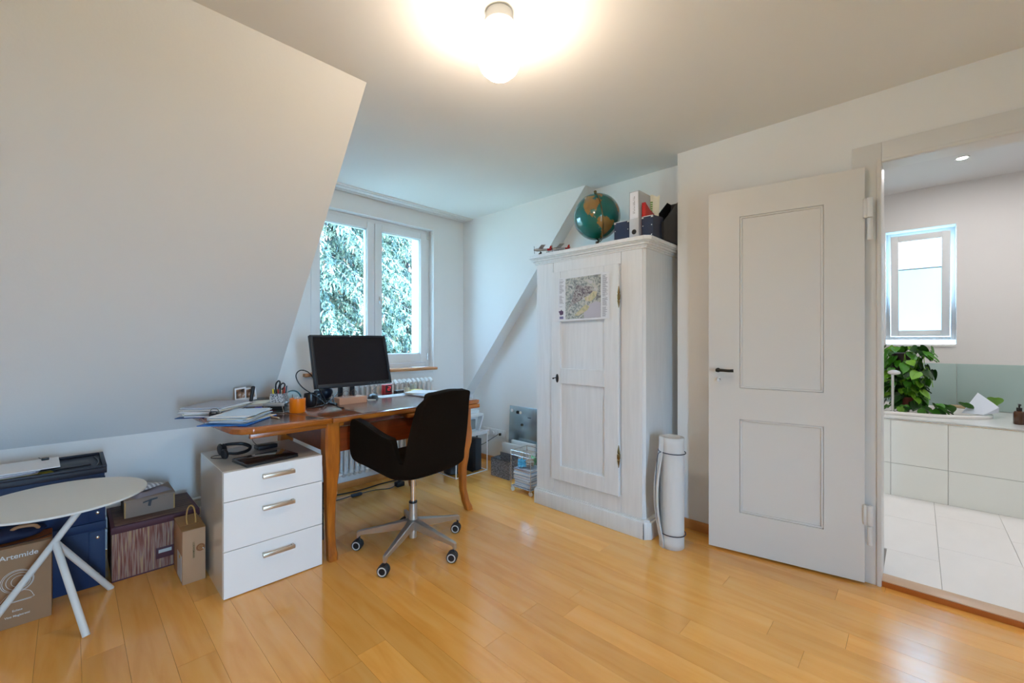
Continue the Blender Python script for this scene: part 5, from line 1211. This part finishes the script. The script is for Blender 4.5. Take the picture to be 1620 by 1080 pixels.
tag(MB().cyl((4.80, .095, .60), (4.80, .095, ZDK+.329), .012).lathe([(0, 0), (.04, 0), (.04, .01), (0, .012)], 20, c=(4.80, .095, ZDK+.0)).obj('plant_stand', DARK), 'dark slim stand carrying the upper plant pot', 'plant stand')
hs_ = thing('hand_shower', 'chrome hand shower standing at the front of the plant', 'hand shower', (4.545, .150, ZDK))
b = MB(); b.cyl((0, 0, .02), (0, 0, .325), .009, .010, 16); b.obj('shower_handle', CHROME, hs_); MB().cyl((0, 0, 0), (0, 0, .025), .022, .018, 20).obj('holder', CHROME, hs_)
b = MB(); b.lathe([(0, .0), (.036, .0), (.040, .006), (.036, .016), (.018, .026), (0, .028)], 28, M=TR(-.01, -.008, .325, 0, 0, math.radians(-12))); b.obj('shower_head', mat('shower_head_white', (.62, .60, .60, 1), .25, metal=.3), hs_)
# soap bar / wooden dish, paper, bottles
tag(MB().box((5.17, -.33, ZDK), (5.235, -.19, ZDK+.012), .004).box((5.175, -.325, ZDK+.012), (5.23, -.195, ZDK+.040), .006).obj('wooden_dish', mat('dish_wood', rgb(190, 168, 132), .6)), 'pale wooden dish at the back of the tub deck', 'dish')
pg_ = thing('folded_paper', 'stiff white folded sheet standing at the right end of the bathtub', 'paper', (4.83, -.33, ZDK+.028))
PBX = mat('paper_cool', (.66, .72, .82, 1), .6)
b = MB()
V_ = [b.bm.verts.new(p) for p in ((-.06, .09, 0), (.04, .0, .155), (-.05, -.10, .06), (-.09, -.02, .0), (-.03, -.10, .02), (.07, -.09, .07))]
for f in ((0, 1, 3), (3, 1, 2), (1, 5, 2), (2, 5, 4), (3, 2, 4)): b.bm.faces.new([V_[i] for i in f])
o = b.obj('sheet', PBX, pg_, smooth=False); md = o.modifiers.new('solid', 'SOLIDIFY'); md.thickness = .0015
def leaf_at(x, y, z, rz, m, s_=1):
    o = bpy.data.objects.new('leaf', LM[m]); COL.objects.link(o); o.parent = pn; o.location = (x-4.76, y-.06, z-(ZDK+.028)); o.rotation_euler = (-.5, 0, rz); o.scale = (s_, s_, s_)
for x, y, z, rz, m in ((4.62, -.10, .70, -2.6, 0), (4.66, -.02, .68, -2.0, 0), (4.75, -.25, .72, -2.2, 0), (4.9, -.42, .76, -1.8, 1), (4.60, -.04, .66, -2.9, 2), (4.70, -.16, .70, -2.0, 0)): leaf_at(x, y, z, rz, m, 1.1)
ab = thing('pump_bottle', 'small amber glass pump bottle on the tub deck', 'bottle', (4.60, -.508, ZDK))
MB().lathe([(0, 0), (.027, 0), (.029, .003), (.029, .080), (.024, .090), (.012, .096), (0, .096)], 28).obj('bottle_body', mat('amber_glass', (.07, .022, .006, 1), .12, coat=.5), ab)
b = MB(); b.cyl((0, 0, .096), (0, 0, .116), .014, n=20); b.cyl((0, 0, .116), (0, 0, .140), .005, n=12); b.box((-.034, -.006, .132), (.010, .006, .143), .003); b.obj('pump_head', BLACK, ab)
ab = thing('tall_bottle', 'pale pink bottle with a black collar at the right edge of the tub deck', 'bottle', (4.50, -.565, ZDK))
MB().lathe([(0, 0), (.030, 0), (.032, .004), (.032, .13), (.028, .145), (0, .146)], 28).obj('bottle_body', mat('pale_pink', (.78, .62, .56, 1), .35), ab); MB().cyl((0, 0, .146), (0, 0, .168), .030, n=24).obj('collar', BLACK, ab); MB().cyl((0, 0, .168), (0, 0, .195), .024, n=24).obj('cap', mat('cap_white', (.75, .75, .72, 1), .4), ab); MB().cyl((0, 0, .1955), (0, 0, .215), .028, n=24).obj('wooden_lid', mat('dish_wood', (0, 0, 0, 1)), ab)
b = MB(); b.tube([(0, 0, 0), (-.03, 0, 0), (-.04, 0, .02)], .004, 8); tag(b.obj('wall_hook', DARK), 'small dark hook on the white bathroom wall', 'hook').location = (XF, -.87, 2.10)

# ================================================================== OUTSIDE
struct(MB().box((-60, -60, -6.3), (60, 60, -6.0)).obj('ground', mat('garden_ground', rgb(104, 108, 88), .95, noise=.3, nscale=.5)))
FOL = [mat('needles_a', rgb(68, 80, 64), .8), mat('needles_b', rgb(102, 106, 82), .8), mat('needles_c', rgb(42, 56, 50), .8), mat('cones', rgb(178, 130, 104), .8)]
def spruce(label, x, y, zg, hgt, rmax, seed, dens=1.0):
    t = thing('spruce_tree', label, 'tree', (x, y, zg))
    MB().cyl((0, 0, 0), (0, 0, hgt), .22, .03, 12).obj('trunk', mat('bark', rgb(54, 44, 38), .9), t)
    q = random.Random(seed); V = []; Fc = []; MI = []; bb = MB()
    nb = int(330*dens)
    for i in range(nb):
        h_ = .12+.86*(i/nb)**.95; z = hgt*h_; L = rmax*(1-h_)**.75*q.uniform(.7, 1.1)+.25; a = i*2.399+q.uniform(-.3, .3)
        dx, dy = math.cos(a), math.sin(a)
        if z > 3.5 and z < hgt: pass
        pts = []
        for s_ in range(7):
            u = s_/6; pts.append((dx*L*u, dy*L*u, z-.55*L*u*u+.14*L*u**4))
        if i % 2 == 0: bb.tube([pts[0], pts[3], pts[6]], .012, 5, smooth=False)
        n_ = int((42 if 4.6 < z < 11 else 12)*L)+6
        for k_ in range(n_):
            u = q.uniform(.12, 1); j = min(5, int(u*6)); f = u*6-j
            p = [pts[j][c]*(1-f)+pts[j+1][c]*f for c in range(3)]
            # drooping twig clumps
            side = q.uniform(-1, 1); ln = q.uniform(.13, .30); ta = a+side*1.3
            tx, ty_, tz = math.cos(ta)*ln*.6, math.sin(ta)*ln*.6, -ln*q.uniform(.25, .95)
            mi = q.choice([0, 0, 1, 1, 2, 2, 0]) if q.random() > .035 else 3
            for m_ in range(7):
                uu = m_/7; cx, cy, cz = p[0]+tx*uu, p[1]+ty_*uu, p[2]+tz*uu
                aa = q.uniform(0, 2*PI); w = .052*(1-uu*.5); ox, oy, oz = math.cos(aa)*w, math.sin(aa)*w, q.uniform(-.08, .01)
                sx_, sy_ = -math.sin(aa)*.012, math.cos(aa)*.012
                b0 = len(V); V += [(cx-sx_, cy-sy_, cz), (cx+sx_, cy+sy_, cz+.01), (cx+ox+sx_*.3, cy+oy, cz+oz), (cx+ox*1.02-sx_, cy+oy-sy_, cz+oz-.02)]
                Fc.append((b0, b0+1, b0+2, b0+3)); MI.append(mi)
    me = bpy.data.meshes.new('needles'); me.from_pydata(V, [], Fc); 
    for m in FOL: me.materials.append(m)
    me.polygons.foreach_set('material_index', MI)
    o = bpy.data.objects.new('needles', me); COL.objects.link(o); o.parent = t; o['kind'] = 'stuff'
    bb.obj('branches', mat('bark', (0, 0, 0, 1)), t)['kind'] = 'stuff'
spruce('big pale green spruce filling the left window sash', 3.4, 8.4, -6, 13.6, 4.6, 3, 1.5)
spruce('spruce tree seen through the right window sash', 6.4, 10.2, -6, 13.4, 4.6, 8, 1.3)
spruce('spruce tree further back between the two nearer ones', 5.4, 14.0, -6, 15.5, 5.4, 12, 1.0)

# neighbour house seen through the bathroom window
nh = thing('neighbour_house', 'pale neighbouring house with a reddish gable roof outside the bathroom window', 'house', (16, .0, -6))
MB().box((0, -6, 0), (8, 3, 7.6)).obj('house_wall', mat('house_white', (.70, .71, .70, 1), .9), nh)
MB().prism([(-6.3, 7.5), (-1.6, 11.8), (3.2, 7.5), (2.8, 7.3), (-1.6, 11.3), (-5.9, 7.3)], -.4, 8.4, 'x').obj('roof', mat('roof_red', rgb(178, 120, 104), .85, noise=.15, nscale=4), nh)
MB().prism([(-5.9, 7.6), (-1.6, 11.3), (2.8, 7.6)], 0.02, 7.9, 'x').obj('gable', mat('gable_grey', rgb(176, 190, 190), .9), nh)
MB().box((1, .55, 8.5), (1.6, 1.15, 12.5)).obj('chimney', mat('chimney_teal', rgb(120, 168, 172), .8), nh)
